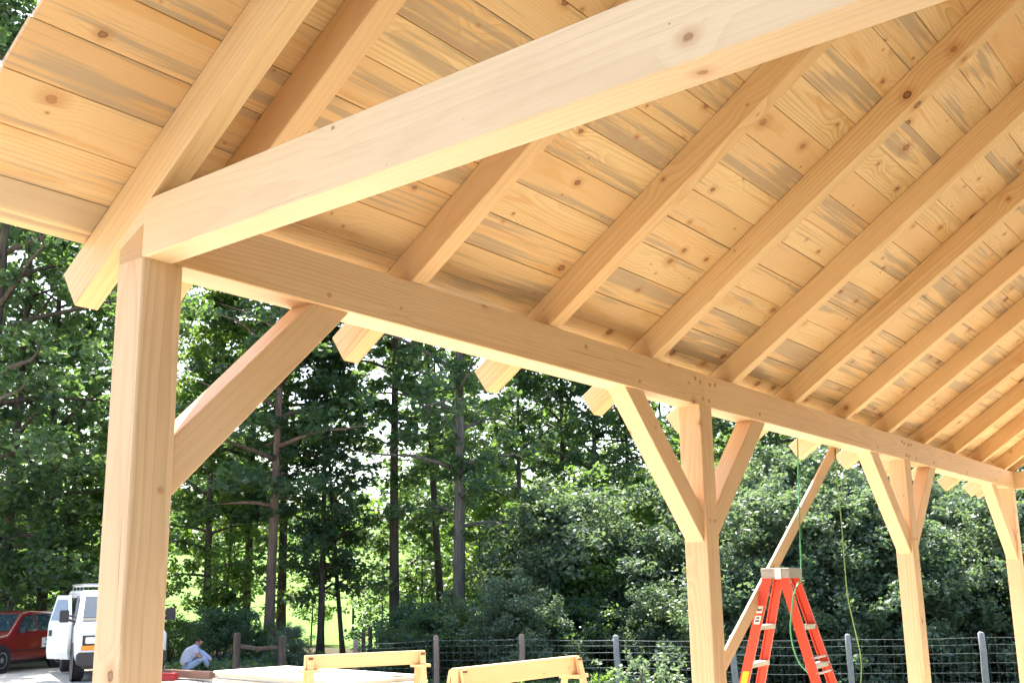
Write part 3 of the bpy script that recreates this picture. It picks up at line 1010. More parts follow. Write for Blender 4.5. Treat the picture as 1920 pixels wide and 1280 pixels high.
# wooden rail fence left of the wire
gx = [dep(445, 1188, 23.6), dep(530, 1193, 23.6)]
rail = empty('rail_fence', (gx[0][0], gx[0][1], ground_z(gx[0][0], gx[0][1])))
tag(rail, 'old brown wooden rail fence bay right of the seated person', 'fence')
ro = rail.location
for p in gx:
    g = ground_z(p[0], p[1])
    MB().tube([(p[0] - ro.x, p[1] - ro.y, g - 0.2 - ro.z), (p[0] - ro.x, p[1] - ro.y, p[2] - ro.z), (p[0] - ro.x, p[1] - ro.y, p[2] + 0.03 - ro.z)], [0.085, 0.08, 0.05], 9).build('post', M['bark_brown'], rail)  # dark brown wood, with the shade it stands in put into the colour
for dz in (0.26, 0.72):
    a = Vector((gx[0][0], gx[0][1], gx[0][2] - dz)) - ro
    b = Vector((gx[1][0], gx[1][1], gx[1][2] - dz + 0.04)) - ro
    mid = (a + b) / 2 + Vector((0.03, -0.04, -0.04))
    MB().tube([a, (a + mid) / 2, mid, b], [0.045, 0.05, 0.045, 0.04], 7).build('rail', M['bark_brown'], rail)
# old posts of a fence at the meadow
for u, v, t, lab in ((681, 1186, 29, 'dark old fence post left of its twin before the meadow'), (694, 1176, 30, 'taller dark old fence post right of its twin before the meadow'), (662, 1136, 55, 'far thin post standing out in the bright meadow')):
    p = dep(u, v, t)
    g = ground_z(p[0], p[1])
    o = MB().tube([(0, 0, -0.2), (0.02, 0, (p[2] - g) * 0.5), (0, 0.01, p[2] - g), (0, 0.01, p[2] - g + 0.03)], [0.07, 0.065, 0.06, 0.03], 8).build('old_fence_post', M['bark_brown'])
    o.location = (p[0], p[1], g)
    tag(o, lab, 'post')

# ------------------------------------------------------------------ stepladder between the second and third post
M['orange'] = plain_mat('orange_fibreglass', (0.72, 0.062, 0.018), 0.45, 0.08, 14, spec=0.45)
M['alu'] = plain_mat('dull_aluminium', (0.55, 0.50, 0.45), 0.48, 0.12, 12, metal=0.55)
M['cap'] = plain_mat('worn_grey_cap', (0.36, 0.31, 0.27), 0.55, 0.25, 18, metal=0.2)
M['white_plastic'] = plain_mat('white_plastic', (0.75, 0.74, 0.72), 0.5, 0.05, 10)
M['sticker_white'] = plain_mat('white_sticker', (0.78, 0.76, 0.72), 0.55, 0.05, 30)
M['sticker_yellow'] = plain_mat('yellow_sticker', (0.85, 0.50, 0.02), 0.55, 0.08, 30)
M['ink'] = plain_mat('dark_print', (0.06, 0.03, 0.03), 0.6, 0.1, 20)
e1 = Vector((0.989, 0.139, 0)).normalized()
e2 = Vector((-0.139, 0.989, 0))
lad = empty('stepladder', (-0.075, 6.35, 0.0), math.atan2(e1.y, e1.x))
tag(lad, 'orange fibreglass stepladder with metal steps standing open between second and third post', 'ladder')
CAPZ = 1.645


def rail_mesh(x0, x1, y0, y1, flip):
    """channel-section rail from the foot (z=0) to the cap"""
    m = MB()
    th, fl = 0.012, 0.03
    wd = 0.082
    ins = 1 if flip else -1
    secs = [(-wd / 2, 0), (wd / 2, 0), (wd / 2, ins * fl), (wd / 2 - th, ins * fl), (wd / 2 - th, ins * th), (-wd / 2 + th, ins * th), (-wd / 2 + th, ins * fl), (-wd / 2, ins * fl)]
    n = len(secs)
    vs = [(x0 + a, y0 + b, 0.012) for a, b in secs] + [(x1 + a, y1 + b, CAPZ) for a, b in secs]
    fs = [(i, (i + 1) % n, n + (i + 1) % n, n + i) for i in range(n)] + [tuple(range(n - 1, -1, -1)), tuple(range(n, 2 * n))]
    m.add(vs, fs)
    return m


HX = {'front': (-0.52, -0.075), 'rear': (0.50, 0.065)}
HWB, HWT = 0.32, 0.185
for key, (xb, xt) in HX.items():
    rails = []
    for sgn in (-1, 1):
        r_ = rail_mesh(xb, xt, sgn * HWB, sgn * HWT, sgn < 0).build('rail', M['orange'], lad)
        MB().box(xb - 0.05, xb + 0.05, sgn * HWB - 0.025, sgn * HWB + 0.025, 0.0, 0.045, 0.008).build('foot', M['ink'], r_)
        rails.append(r_)
    for z in (0.32, 0.62, 0.93, 1.24):
        f = z / CAPZ
        xc, hw = xb + (xt - xb) * f, HWB + (HWT - HWB) * f
        s_ = MB().box(xc - 0.040, xc + 0.040, -hw + 0.004, hw - 0.004, z - 0.004, z + 0.004)
        s_.box(xc - 0.040, xc - 0.034, -hw + 0.004, hw - 0.004, z - 0.034, z - 0.004)
        s_.box(xc + 0.034, xc + 0.040, -hw + 0.004, hw - 0.004, z - 0.034, z - 0.004)
        s_.build('step', M['alu'], lad)
    if key == 'front':
        near = rails[0]
        def rp(z, x, y_off):
            f = z / CAPZ
            return (xb + (xt - xb) * f + x, -(HWB + (HWT - HWB) * f) - y_off, z)
        def decal(name, z0, z1, w, mat, off=0.0025, dx=0.0):
            vs = [rp(z0, -w + dx, off), rp(z0, w + dx, off), rp(z1, w + dx, off), rp(z1, -w + dx, off)]
            vs += [(a, b + 0.0012, c) for a, b, c in vs]
            MB().add(vs, [(0, 1, 2, 3), (7, 6, 5, 4), (0, 4, 5, 1), (1, 5, 6, 2), (2, 6, 7, 3), (3, 7, 4, 0)]).build(name, mat, near)
        decal('sticker', 1.255, 1.325, 0.026, M['sticker_white'])
        decal('sticker', 1.345, 1.405, 0.026, M['sticker_white'])
        decal('sticker_print', 1.275, 1.288, 0.018, M['ink'], 0.004)
        decal('sticker_print', 1.30, 1.312, 0.014, M['ink'], 0.004)
        decal('sticker_print', 1.365, 1.378, 0.018, M['ink'], 0.004)
        decal('sticker', 0.62, 0.87, 0.028, M['sticker_yellow'])
        decal('sticker_print', 0.70, 0.715, 0.02, M['ink'], 0.004)
        decal('sticker_print', 0.74, 0.75, 0.02, M['ink'], 0.004)
cap = MB()
cap.box(-0.12, 0.12, -0.20, 0.20, CAPZ + 0.058, CAPZ + 0.072, 0.004)
cap.box(-0.12, -0.113, -0.20, 0.20, CAPZ - 0.012, CAPZ + 0.058).box(0.113, 0.12, -0.20, 0.20, CAPZ - 0.012, CAPZ + 0.058)
cap.box(-0.113, 0.113, -0.20, -0.193, CAPZ - 0.012, CAPZ + 0.058).box(-0.113, 0.113, 0.193, 0.20, CAPZ - 0.012, CAPZ + 0.058)
cap.build('top_cap', M['cap'], lad)
MB().box(0.0, 0.055, -0.207, -0.2005, CAPZ - 0.02, CAPZ + 0.074).build('hinge_plate', M['white_plastic'], lad)
for sgn in (-1, 1):
    f = 0.42
    za = CAPZ * f
    xa_, xb_ = -0.52 + 0.445 * f, 0.50 - 0.435 * f
    yy = sgn * (HWB + (HWT - HWB) * f + 0.012)
    MB().tube([(xa_, yy, za), (xb_, yy, za)], 0.010, 6).build('spreader', M['alu'], lad)
for z in (0.98, 0.86):
    f = z / CAPZ
    xq, hw = 0.50 - 0.435 * f, HWB + (HWT - HWB) * f
    MB().tube([(xq + 0.03, -hw, z), (xq + 0.03, hw, z)], 0.010, 6).build('rear_brace', M['alu'], lad)

# ropes
M['rope_green'] = plain_mat('green_rope', (0.11, 0.36, 0.17), 0.7, 0.3, 90)
M['rope_olive'] = plain_mat('olive_rope', (0.16, 0.24, 0.07), 0.75, 0.3, 90)


def smooth_line(pts, n=7):
    P_ = [Vector(p) for p in pts]
    out = []
    for i in range(len(P_) - 1):
        a, b, c, d = P_[max(i - 1, 0)], P_[i], P_[i + 1], P_[min(i + 2, len(P_) - 1)]
        for q in range(n):
            t = q / n
            out.append(0.5 * ((2 * b) + (c - a) * t + (2 * a - 5 * b + 4 * c - d) * t * t + (3 * b - a - 3 * c + d) * t ** 3))
    out.append(P_[-1])
    return out


r1 = [onx(1495, 812, -0.20), onx(1497, 900, -0.19), onx(1500, 1000, -0.17), onx(1502, 1078, -0.12), dep(1496, 1094, 8.72), dep(1488, 1115, 8.70), dep(1484, 1150, 8.71), dep(1482, 1180, 8.72), dep(1488, 1215, 8.73),
      dep(1500, 1243, 8.71), dep(1517, 1262, 8.70), dep(1535, 1285, 8.69), dep(1545, 1310, 8.68)]
rope1 = MB().tube(smooth_line(r1), 0.0075, 6).build('rope', M['rope_green'], None, True)
tag(rope1, 'bright green rope hanging from the plate down over the stepladder', 'rope', 'ropes hanging from the plate')
r2_ = [onx(1566, 842, -0.20), onx(1570, 900, -0.20), onx(1578, 980, -0.20), onx(1584, 1060, -0.20), onx(1590, 1120, -0.22), onx(1602, 1175, -0.24), onx(1613, 1225, -0.26), onx(1615, 1262, -0.27), onx(1611, 1300, -0.28), onx(1600, 1350, -0.30)]
rope2 = MB().tube(smooth_line(r2_), 0.0065, 6).build('rope', M['rope_olive'], None, True)
tag(rope2, 'thin olive rope hanging free between the stepladder and third post', 'rope', 'ropes hanging from the plate')

# slanting temporary board nailed behind the second post
a, b = Vector(onx(1372, 1212, -0.217)), Vector(onx(1566, 838, -0.217))
d_ = (b - a).normalized()
a0 = a - d_ * 1.25
brd = timber('bracing_board', a0, b + d_ * 0.10, 0.024, 0.125, Vector((0, -d_.z, d_.y)), M['scrap_lumber'], None, 0.002)
tag(brd, 'long slanting framing board nailed behind the second post as temporary brace', 'board')

# ------------------------------------------------------------------ sawhorses and stacked sheets out in the sun
M['bracket'] = plain_mat('rusty_brown_bracket', (0.16, 0.055, 0.025), 0.7, 0.3, 25)


def sawhorse(pa, pb, label):
    pa, pb = Vector(pa), Vector(pb)
    L = (pb - pa).length
    ang = math.atan2(pb.y - pa.y, pb.x - pa.x)
    mid = (pa + pb) / 2
    g = ground_z(mid.x, mid.y)
    H = mid.z - g
    root = empty('sawhorse', (mid.x, mid.y, g), ang)
    root.rotation_euler = (0, -math.atan2(pb.z - pa.z, math.hypot(pb.x - pa.x, pb.y - pa.y)), ang)
    o = MB().box(-L / 2, L / 2, -0.045, 0.045, H - 0.20, H, 0.005).build('top_beam', M['old_lumber'], root)
    for sx in (-1, 1):
        x = sx * (L / 2 - 0.06)
        for sy in (-1, 1):
            leg = MB()
            w = 0.045
            vs = []
            for zz, yy in ((0.0, sy * 0.30), (H - 0.02, sy * 0.066)):
                vs += [(x - w, yy - 0.019, zz), (x + w, yy - 0.019, zz), (x + w, yy + 0.019, zz), (x - w, yy + 0.019, zz)]
            leg.add(vs, [(3, 2, 1, 0), (4, 5, 6, 7), (0, 1, 5, 4), (1, 2, 6, 5), (2, 3, 7, 6), (3, 0, 4, 7)])
            leg.build('leg', M['old_lumber'], root)
            yb = sy * 0.088
            MB().box(x - 0.035, x + 0.035, yb - 0.004, yb + 0.004, H - 0.17, H - 0.025).build('bracket', M['bracket'], root)
        MB().box(x - 0.12, x + 0.12, -0.125, 0.125, H - 0.245, H - 0.202).build('crosspiece', M['old_lumber'], root)
    tag(root, label, 'sawhorse', 'heavy wooden sawhorses in the sun')
    return root


def atz(u, v, z):
    d = FWD + RIGHT * (u - PPX) / FPX - UP * (v - PPY) / FPX
    return CAM + d * ((z - CAM[2]) / d[2])


sawhorse(atz(572, 1228, 0.70), atz(795, 1218, 0.70), 'heavy wooden sawhorse on the left, standing before the stacked pale sheets')
sawhorse(atz(852, 1252, 0.82), atz(1080, 1228, 0.82), 'heavy wooden sawhorse on the right, its near end lower in view')

M['sheet'] = plain_mat('pale_plywood', (0.78, 0.72, 0.62), 0.7, 0.10, 5, stretch=(1, 6, 6))
M['sheet_edge'] = plain_mat('panel_board', (0.60, 0.50, 0.38), 0.75, 0.12, 6, stretch=(1, 6, 6))
A, B_, C_ = Vector(atz(405, 1256, 0.30)), Vector(atz(500, 1245, 0.30)), Vector(atz(760, 1262, 0.30))
exd = (C_ - B_)
exd.z = 0
exd.normalize()
ang = math.atan2(exd.y, exd.x)
g0 = ground_z(A.x, A.y)
base = A + exd * 1.95 + Vector((-exd.y, exd.x, 0)) * 0.75
nsheet = 5
hh = 0.042
zz = 0.30 - nsheet * hh
hr = random.Random(4)
for q in range(3):
    o = MB().box(-0.07, 0.07, -0.85, 0.85, -0.02, 0.216).build('timber_block', M['red_lumber'])
    p = base + exd * (-1.5 + 1.5 * q)
    o.location = (p.x, p.y, ground_z(p.x, p.y))
    o.scale = (1, 1, (zz - 0.002 - ground_z(p.x, p.y)) / 0.216)
    o.rotation_euler = (0, 0, ang)
    tag(o, ('brown timber block under the left end of the stacked sheets', 'brown timber block under the middle of the stacked sheets', 'brown timber block under the right end of the stacked sheets')[q], 'timber', 'blocks under the sheets')
names = ('bottom sheet of the pale stack lying left of the sawhorses', 'second sheet from the bottom of the pale stack', 'middle sheet of the pale stack left of the sawhorses', 'second sheet from the top of the pale stack', 'top sheet of the pale stack, blazing white in the sun')
for q in range(nsheet):
    o = MB().box(-1.95, 1.95, -0.75, 0.75, 0.0, hh - 0.004, 0.002).build('plywood_sheet', M['sheet'] if q % 2 == 0 else M['sheet_edge'])
    o.location = base + Vector((hr.uniform(-0.05, 0.05), hr.uniform(-0.05, 0.05), 0))
    o.location.z = zz + hh * q
    o.rotation_euler = (0, 0, ang + hr.uniform(-0.012, 0.012))
    tag(o, names[q], 'sheet', 'stacked pale sheets')
M['tool_dark'] = plain_mat('dark_tool', (0.05, 0.05, 0.06), 0.5, 0.2, 30)
tp = Vector(atz(750, 1266, 0.305))
tool = empty('hand_saw', (tp.x, tp.y, 0.302), ang + 0.6)
MB().poly_xz([(-0.25, 0.0), (0.25, 0.0), (0.25, 0.012), (-0.25, 0.012)], -0.05, 0.03).build('blade', M['tool_dark'], tool)
MB().tube([(0.25, -0.04, 0.02), (0.36, -0.05, 0.03), (0.38, 0.02, 0.03), (0.26, 0.03, 0.02)], 0.016, 6).build('handle', M['bracket'], tool)
tag(tool, 'dark hand saw lying on the right end of the pale sheets', 'saw')

# brown timber and red box on the ground behind the first post
ta, tb = Vector(at(316, 24.6)), Vector(at(404, 24.0))
tl = timber('timber_beam', ta + Vector((0, 0, 0.13)), tb + Vector((0, 0, 0.14)), 0.2, 0.16, (0, 0, 1), M['red_lumber'], None)
tag(tl, 'brown sawn timber lying on the ground in front of the seated person', 'timber')
M['red_plastic'] = plain_mat('red_plastic', (0.45, 0.03, 0.03), 0.45, 0.15, 12)
bx_, by_, bz_ = at(320, 23.9)
tbx = empty('tool_box', (bx_, by_, bz_), 0.5)
MB().box(-0.22, 0.22, -0.11, 0.11, 0.0, 0.13, 0.012).build('case', M['red_plastic'], tbx)
MB().box(-0.225, 0.225, -0.115, 0.115, 0.132, 0.165, 0.012).build('lid', M['red_plastic'], tbx)
MB().tube([(-0.1, 0, 0.165), (-0.1, 0, 0.21), (0.1, 0, 0.21), (0.1, 0, 0.165)], 0.012, 6).build('handle', M['tool_dark'], tbx)
tag(tbx, 'small red tool box on the ground right of the nearest post', 'tool box')

# ------------------------------------------------------------------ vehicles
M['van_white'] = plain_mat('white_van_paint', (0.74, 0.735, 0.73), 0.28, 0.03, 3, spec=0.5, coat=0.5)
M['car_red'] = plain_mat('dark_red_paint', (0.20, 0.009, 0.011), 0.28, 0.06, 3, spec=0.5, coat=0.6)
M['tyre'] = plain_mat('tyre_rubber', (0.022, 0.021, 0.022), 0.85, 0.2, 20)
M['rim'] = plain_mat('steel_rim', (0.42, 0.42, 0.43), 0.35, 0.1, 10, metal=0.8)
M['trim'] = plain_mat('dark_plastic_trim', (0.030, 0.027, 0.030), 0.55, 0.15, 14)
M['amber'] = plain_mat('amber_lens', (0.80, 0.24, 0.02), 0.25, 0.1, 30)
M['lamp'] = plain_mat('clear_lamp', (0.62, 0.62, 0.60), 0.12, 0.15, 40, metal=0.3)
M['interior'] = plain_mat('van_interior', (0.11, 0.12, 0.15), 0.8, 0.2, 5)
M['chrome'] = plain_mat('pale_bumper_strip', (0.66, 0.66, 0.68), 0.35, 0.05, 10)
mg, ntg, bgl, og = new_mat('window_glass')
bgl.inputs['Base Color'].default_value = (0.03, 0.05, 0.065, 1)
bgl.inputs['Roughness'].default_value = 0.04
bgl.inputs['Specular IOR Level'].default_value = 0.9
bgl.inputs['Coat Weight'].default_value = 1.0
M['glass'] = mg


def loft(stations, mat, name, parent):
    """stations: x, list of (half width, z) from sill to roof; mirrored about y = 0"""
    m = MB()
    n = len(stations[0][1])
    rings = []
    for x, prof in stations:
        rings.append([(x, w, z) for w, z in prof] + [(x, -w, z) for w, z in reversed(prof)])
    vs = [p for r_ in rings for p in r_]
    k = 2 * n
    fs = []
    for i in range(len(rings) - 1):
        for j in range(k):
            fs.append((i * k + j, i * k + (j + 1) % k, (i + 1) * k + (j + 1) % k, (i + 1) * k + j))
    fs.append(tuple(range(k - 1, -1, -1)))
    fs.append(tuple((len(rings) - 1) * k + j for j in range(k)))
    m.add(vs, fs)
    o = m.build(name, mat, parent)
    bv = o.modifiers.new('rounded', 'BEVEL')
    bv.width = 0.06
    bv.segments = 3
    bv.limit_method = 'ANGLE'
    bv.angle_limit = math.radians(28)
    o.data.polygons.foreach_set('use_smooth', [True] * len(o.data.polygons))
    return o


def panel(name, quad, mat, parent, th=0.012, nrm=None):
    q = [Vector(p) for p in quad]
    n = (q[1] - q[0]).cross(q[2] - q[0]).normalized()
    if nrm is not None and n.dot(Vector(nrm)) < 0:
        q.reverse()
        n = -n
    c = len(q)
    vs = [p + n * th for p in q] + [p - n * 0.01 for p in q]
    fs = [tuple(range(c)), tuple(range(2 * c - 1, c - 1, -1))] + [((i + 1) % c, i, c + i, c + (i + 1) % c) for i in range(c)]
    return MB().add(vs, fs).build(name, mat, parent)


def wheel(x, y, r, w, parent):
    t = MB().lathe([(r * 0.62, -w / 2), (r * 0.94, -w / 2), (r, -w / 2 + 0.03), (r, w / 2 - 0.03), (r * 0.94, w / 2), (r * 0.62, w / 2)], (0, 0, 0), 'y', 24).build('wheel', M['tyre'], parent)
    t.location = (x, y, r)
    s_ = 1 if y > 0 else -1
    MB().lathe([(r * 0.63, s_ * (w / 2 - 0.05)), (r * 0.60, s_ * (w / 2 + 0.004)), (r * 0.3, s_ * (w / 2 - 0.02)), (r * 0.18, s_ * (w / 2 + 0.01))][::s_], (0, 0, 0), 'y', 20).build('rim', M['rim'], t)
    return t


def make_van(loc, heading):
    """x forward; front face at x = 0"""
    v = empty('parked_van', loc, heading)
    tag(v, 'white work van with its side door open, parked facing us behind the nearest post', 'van')
    hw = 0.99
    S = [(0.0, [(0.86, 0.46), (0.90, 0.60), (0.90, 0.98), (0.80, 1.06)]),
         (-0.12, [(0.93, 0.42), (hw, 0.58), (hw, 1.02), (0.84, 1.14)]),
         (-0.78, [(0.95, 0.40), (hw, 0.58), (hw, 1.14), (0.86, 1.27)]),
         (-0.86, [(0.95, 0.40), (hw, 0.58), (hw, 1.17), (0.87, 1.33)]),
         (-1.52, [(0.95, 0.40), (hw, 0.58), (0.97, 1.24), (0.80, 1.96)]),
         (-1.75, [(0.95, 0.40), (hw, 0.58), (0.97, 1.25), (0.80, 2.03)]),
         (-5.2, [(0.95, 0.40), (hw, 0.58), (0.97, 1.25), (0.80, 2.06)]),
         (-5.5, [(0.93, 0.42), (0.97, 0.58), (0.95, 1.25), (0.78, 2.02)])]
    loft(S, M['van_white'], 'body', v)
    # windscreen lies on the sloping face between the hood and the roof
    def ws(y, f, off=0.012):
        x = -0.86 + (-1.52 + 0.86) * f
        z = 1.33 + (1.96 - 1.33) * f
        return (x + off * 0.7, y, z + off * 0.7)
    panel('windscreen', [ws(-0.80, 0.10), ws(0.80, 0.10), ws(0.73, 0.88), ws(-0.73, 0.88)], M['glass'], v, 0.006, (1, 0, 0.6))
    panel('wiper_cowl', [ws(-0.80, -0.02, 0.016), ws(0.80, -0.02, 0.016), ws(0.80, 0.075, 0.016), ws(-0.80, 0.075, 0.016)], M['trim'], v, 0.006, (1, 0, 0.6))
    # front: dark grille with lamps, amber strip, pale strip, dark bumper
    g = MB().box(0.0, 0.022, -0.86, 0.86, 0.80, 1.02, 0.01).build('grille', M['trim'], v)
    for sy in (-1, 1):
        MB().box(0.022, 0.040, min(sy * 0.80, sy * 0.50), max(sy * 0.80, sy * 0.50), 0.845, 0.985, 0.02).build('headlight', M['lamp'], g)
        MB().box(0.0, 0.032, min(sy * 0.88, sy * 0.44), max(sy * 0.88, sy * 0.44), 0.70, 0.798, 0.01).build('turn_signal', M['amber'], g)
    for k in range(3):
        MB().box(0.022, 0.032, -0.48, 0.48, 0.84 + 0.055 * k, 0.862 + 0.055 * k).build('grille_bar', M['rim'], g)
    MB().box(-0.02, 0.055, -0.93, 0.93, 0.655, 0.695, 0.012).build('bumper_strip', M['chrome'], v)
    MB().box(-0.10, 0.09, -0.97, 0.97, 0.37, 0.65, 0.05).build('bumper', M['trim'], v)
    MB().box(-5.0, -0.25, -0.85, 0.85, 0.28, 0.42, 0.05).build('underbody', M['trim'], v)
    for x in (-0.85, -4.25):
        for sy in (-1, 1):
            wheel(x, sy * 0.86, 0.375, 0.25, v)
    for sy in (-1, 1):
        for (xa, xb, za, zb) in ((-1.05, -1.80, 1.32, 1.84), (-2.0, -3.3, 1.32, 1.86), (-3.5, -5.1, 1.32, 1.86)):
            def sd(x, z):
                f = (z - 1.245) / (2.04 - 1.245)
                return (x, sy * (0.97 - 0.17 * f + 0.006), z)
            tilt = 0.50 if xa == -1.05 else 0.0
            panel('side_window', [sd(xa, za), sd(xb, za), sd(xb, zb), sd(xa - tilt, zb)], M['glass'], v, 0.006, (0, sy, 0.2))
        mr = MB().box(-1.12, -1.00, min(sy * 1.10, sy * 1.30), max(sy * 1.10, sy * 1.30), 1.30, 1.58, 0.025).build('wing_mirror', M['trim'], v)
        MB().tube([(-1.06, sy * 0.95, 1.32), (-1.06, sy * 1.12, 1.36)], 0.03, 6).build('mirror_arm', M['trim'], mr)
        MB().tube([(-1.06, sy * 0.95, 1.42), (-1.06, sy * 1.12, 1.46)], 0.02, 6).build('mirror_arm', M['trim'], mr)
        MB().lathe([(0.46, 0.0), (0.46, 0.008)], (-0.85, sy * 0.992 - 0.004, 0.40), 'y', 28).build('wheel_arch', M['trim'], v)
    # dark doorway on the van's right side, the front door swung out in front of it
    panel('doorway', [(-1.12, -0.992, 0.50), (-2.05, -0.992, 0.50), (-2.05, -0.86, 1.90), (-1.75, -0.86, 1.90), (-1.12, -0.978, 1.28)], M['interior'], v, 0.012, (0, -1, 0.1))
    for nm, hx, hy, ln_, aa in (('front_door', -1.10, -1.0, 0.95, -155),):
        m = MB()
        prof = [(0.10, 0.46), (0.135, 0.62), (0.12, 1.25), (-0.06, 1.92)]
        vs = []
        for s_ in (0.0, ln_):
            for off in (0.0, 0.06):
                for w_, z in prof:
                    x_ = s_ + (0.42 if (nm == 'front_door' and s_ == 0.0 and z > 1.5) else 0.0)
                    vs.append((x_, w_ + off - 0.1, z))
        def idx(s_, o_, k_):
            return s_ * 8 + o_ * 4 + k_
        fs = []
        for k_ in range(3):
            fs.append((idx(0, 0, k_), idx(1, 0, k_), idx(1, 0, k_ + 1), idx(0, 0, k_ + 1)))
            fs.append((idx(0, 1, k_), idx(0, 1, k_ + 1), idx(1, 1, k_ + 1), idx(1, 1, k_)))
            fs.append((idx(0, 0, k_), idx(0, 0, k_ + 1), idx(0, 1, k_ + 1), idx(0, 1, k_)))
            fs.append((idx(1, 0, k_), idx(1, 1, k_), idx(1, 1, k_ + 1), idx(1, 0, k_ + 1)))
        for k_ in (0, 3):
            q_ = (idx(0, 0, k_), idx(0, 1, k_), idx(1, 1, k_), idx(1, 0, k_))
            fs.append(q_ if k_ == 0 else q_[::-1])
        m.add(vs, fs)
        dr = m.build(nm, M['van_white'], v)
        dr.location = (hx, hy, 0.0)
        dr.rotation_euler = (0, 0, math.radians(aa))
        x0_ = 0.38 if nm == 'front_door' else 0.08
        for off, sg in ((0.064, 1), (-0.004, -1)):
            wv = [(0.08 if nm != 'front_door' else 0.14, 0.005, 1.34), (ln_ - 0.08, 0.005, 1.34), (ln_ - 0.08, -0.135, 1.82), (x0_ + 0.04, -0.135, 1.82)]
            panel('door_window', [(a_, b_ + off, c_) for a_, b_, c_ in wv], M['glass'], dr, 0.006, (0, sg, 0.25 * sg))
        MB().box(ln_ * 0.80, ln_ * 0.80 + 0.10, 0.09, 0.112, 0.98, 1.12).build('door_handle', M['trim'], dr)
        if nm == 'front_door':
            MB().box(0.12, ln_ - 0.10, -0.012, 0.02, 0.62, 1.15, 0.01).build('door_lining', M['interior'], dr)
    # ladder rack on the roof
    rk = MB()
    for sy in (-1, 1):
        rk.tube([(-1.9, sy * 0.74, 2.17), (-5.2, sy * 0.74, 2.19)], 0.022, 6)
    for x in (-2.0, -3.0, -4.0, -5.1):
        rk.tube([(x, -0.74, 2.0), (x, -0.74, 2.17), (x, 0.74, 2.17), (x, 0.74, 2.0)], 0.022, 6)
    rk.build('roof_rack', M['rim'], v)
    return v


def make_car(loc, heading):
    c = empty('parked_car', loc, heading)
    tag(c, 'dark red car with white door sign parked at the left edge, left of the van', 'car')
    hw = 0.90
    S = [(0.0, [(0.74, 0.36), (0.80, 0.50), (0.80, 0.70), (0.66, 0.80)]),
         (-0.20, [(0.84, 0.32), (hw, 0.48), (hw, 0.80), (0.74, 0.92)]),
         (-1.15, [(0.86, 0.30), (hw, 0.48), (hw, 0.92), (0.78, 1.02)]),
         (-1.25, [(0.86, 0.30), (hw, 0.48), (hw, 0.94), (0.79, 1.05)]),
         (-1.95, [(0.86, 0.30), (hw, 0.48), (0.89, 0.99), (0.66, 1.55)]),
         (-2.3, [(0.86, 0.30), (hw, 0.48), (0.89, 1.00), (0.67, 1.61)]),
         (-3.55, [(0.86, 0.30), (hw, 0.48), (0.89, 1.02), (0.66, 1.58)]),
         (-4.15, [(0.85, 0.32), (0.89, 0.50), (0.87, 1.02), (0.76, 1.10)]),
         (-4.3, [(0.80, 0.36), (0.84, 0.52), (0.82, 0.96), (0.74, 1.02)])]
    loft(S, M['car_red'], 'body', c)
    def ws(y, f):
        return (-1.25 - 0.70 * f + 0.010, y, 1.05 + 0.50 * f + 0.012)
    panel('windscreen', [ws(-0.74, 0.06), ws(0.74, 0.06), ws(0.63, 0.92), ws(-0.63, 0.92)], M['glass'], c, 0.006, (1, 0, 0.8))
    for sy in (-1, 1):
        def sd(x, z):
            f = (z - 1.0) / 0.60
            return (x, sy * (0.89 - 0.225 * f + 0.008), z)
        panel('side_window', [sd(-1.50, 1.06), sd(-2.42, 1.06), sd(-2.42, 1.50), sd(-1.98, 1.47)], M['glass'], c, 0.006, (0, sy, 0.3))
        panel('side_window', [sd(-2.50, 1.06), sd(-3.40, 1.07), sd(-3.40, 1.50), sd(-2.50, 1.51)], M['glass'], c, 0.006, (0, sy, 0.3))
        panel('side_window', [sd(-3.47, 1.08), sd(-3.86, 1.09), sd(-3.62, 1.45), sd(-3.47, 1.48)], M['glass'], c, 0.006, (0, sy, 0.3))
        MB().box(-1.62, -1.50, min(sy * 0.94, sy * 1.10), max(sy * 0.94, sy * 1.10), 1.02, 1.17, 0.02).build('wing_mirror', M['trim'], c)
        MB().box(-2.42, -2.28, sy * 0.905 - 0.012, sy * 0.905 + 0.012, 0.88, 0.905).build('door_handle', M['trim'], c)
        MB().box(-3.34, -3.20, sy * 0.905 - 0.012, sy * 0.905 + 0.012, 0.89, 0.915).build('door_handle', M['trim'], c)
        MB().box(-0.17, -0.03, min(sy * 0.88, sy * 0.56), max(sy * 0.88, sy * 0.56), 0.66, 0.79, 0.03).build('headlight', M['lamp'], c)
        MB().lathe([(0.40, 0.0), (0.40, 0.008)], (-0.85, sy * 0.902 - 0.004, 0.34), 'y', 26).build('wheel_arch', M['trim'], c)
        MB().lathe([(0.40, 0.0), (0.40, 0.008)], (-3.45, sy * 0.902 - 0.004, 0.34), 'y', 26).build('wheel_arch', M['trim'], c)
        for x in (-0.85, -3.45):
            wheel(x, sy * 0.82, 0.34, 0.21, c)
        MB().box(-3.0, -1.25, sy * 0.90 - 0.012, sy * 0.90 + 0.012, 0.54, 0.575).build('side_strip', M['trim'], c)
    sg = MB().box(-3.30, -2.62, 0.902, 0.910, 0.60, 0.86).build('door_sign', M['sticker_white'], c)
    for k, (a, b) in enumerate(((-3.2, -2.75), (-3.15, -2.85), (-3.22, -2.72))):
        MB().box(a, b, 0.910, 0.913, 0.795 - 0.065 * k, 0.822 - 0.065 * k).build('sign_lettering', M['tool_dark'], sg)
    MB().box(-0.02, 0.03, -0.55, 0.55, 0.62, 0.74, 0.01).build('grille', M['trim'], c)
    MB().box(-0.10, 0.06, -0.82, 0.82, 0.34, 0.54, 0.04).build('bumper', M['car_red'], c)
    MB().box(-4.1, -0.2, -0.75, 0.75, 0.20, 0.34, 0.04).build('underbody', M['trim'], c)
    return c


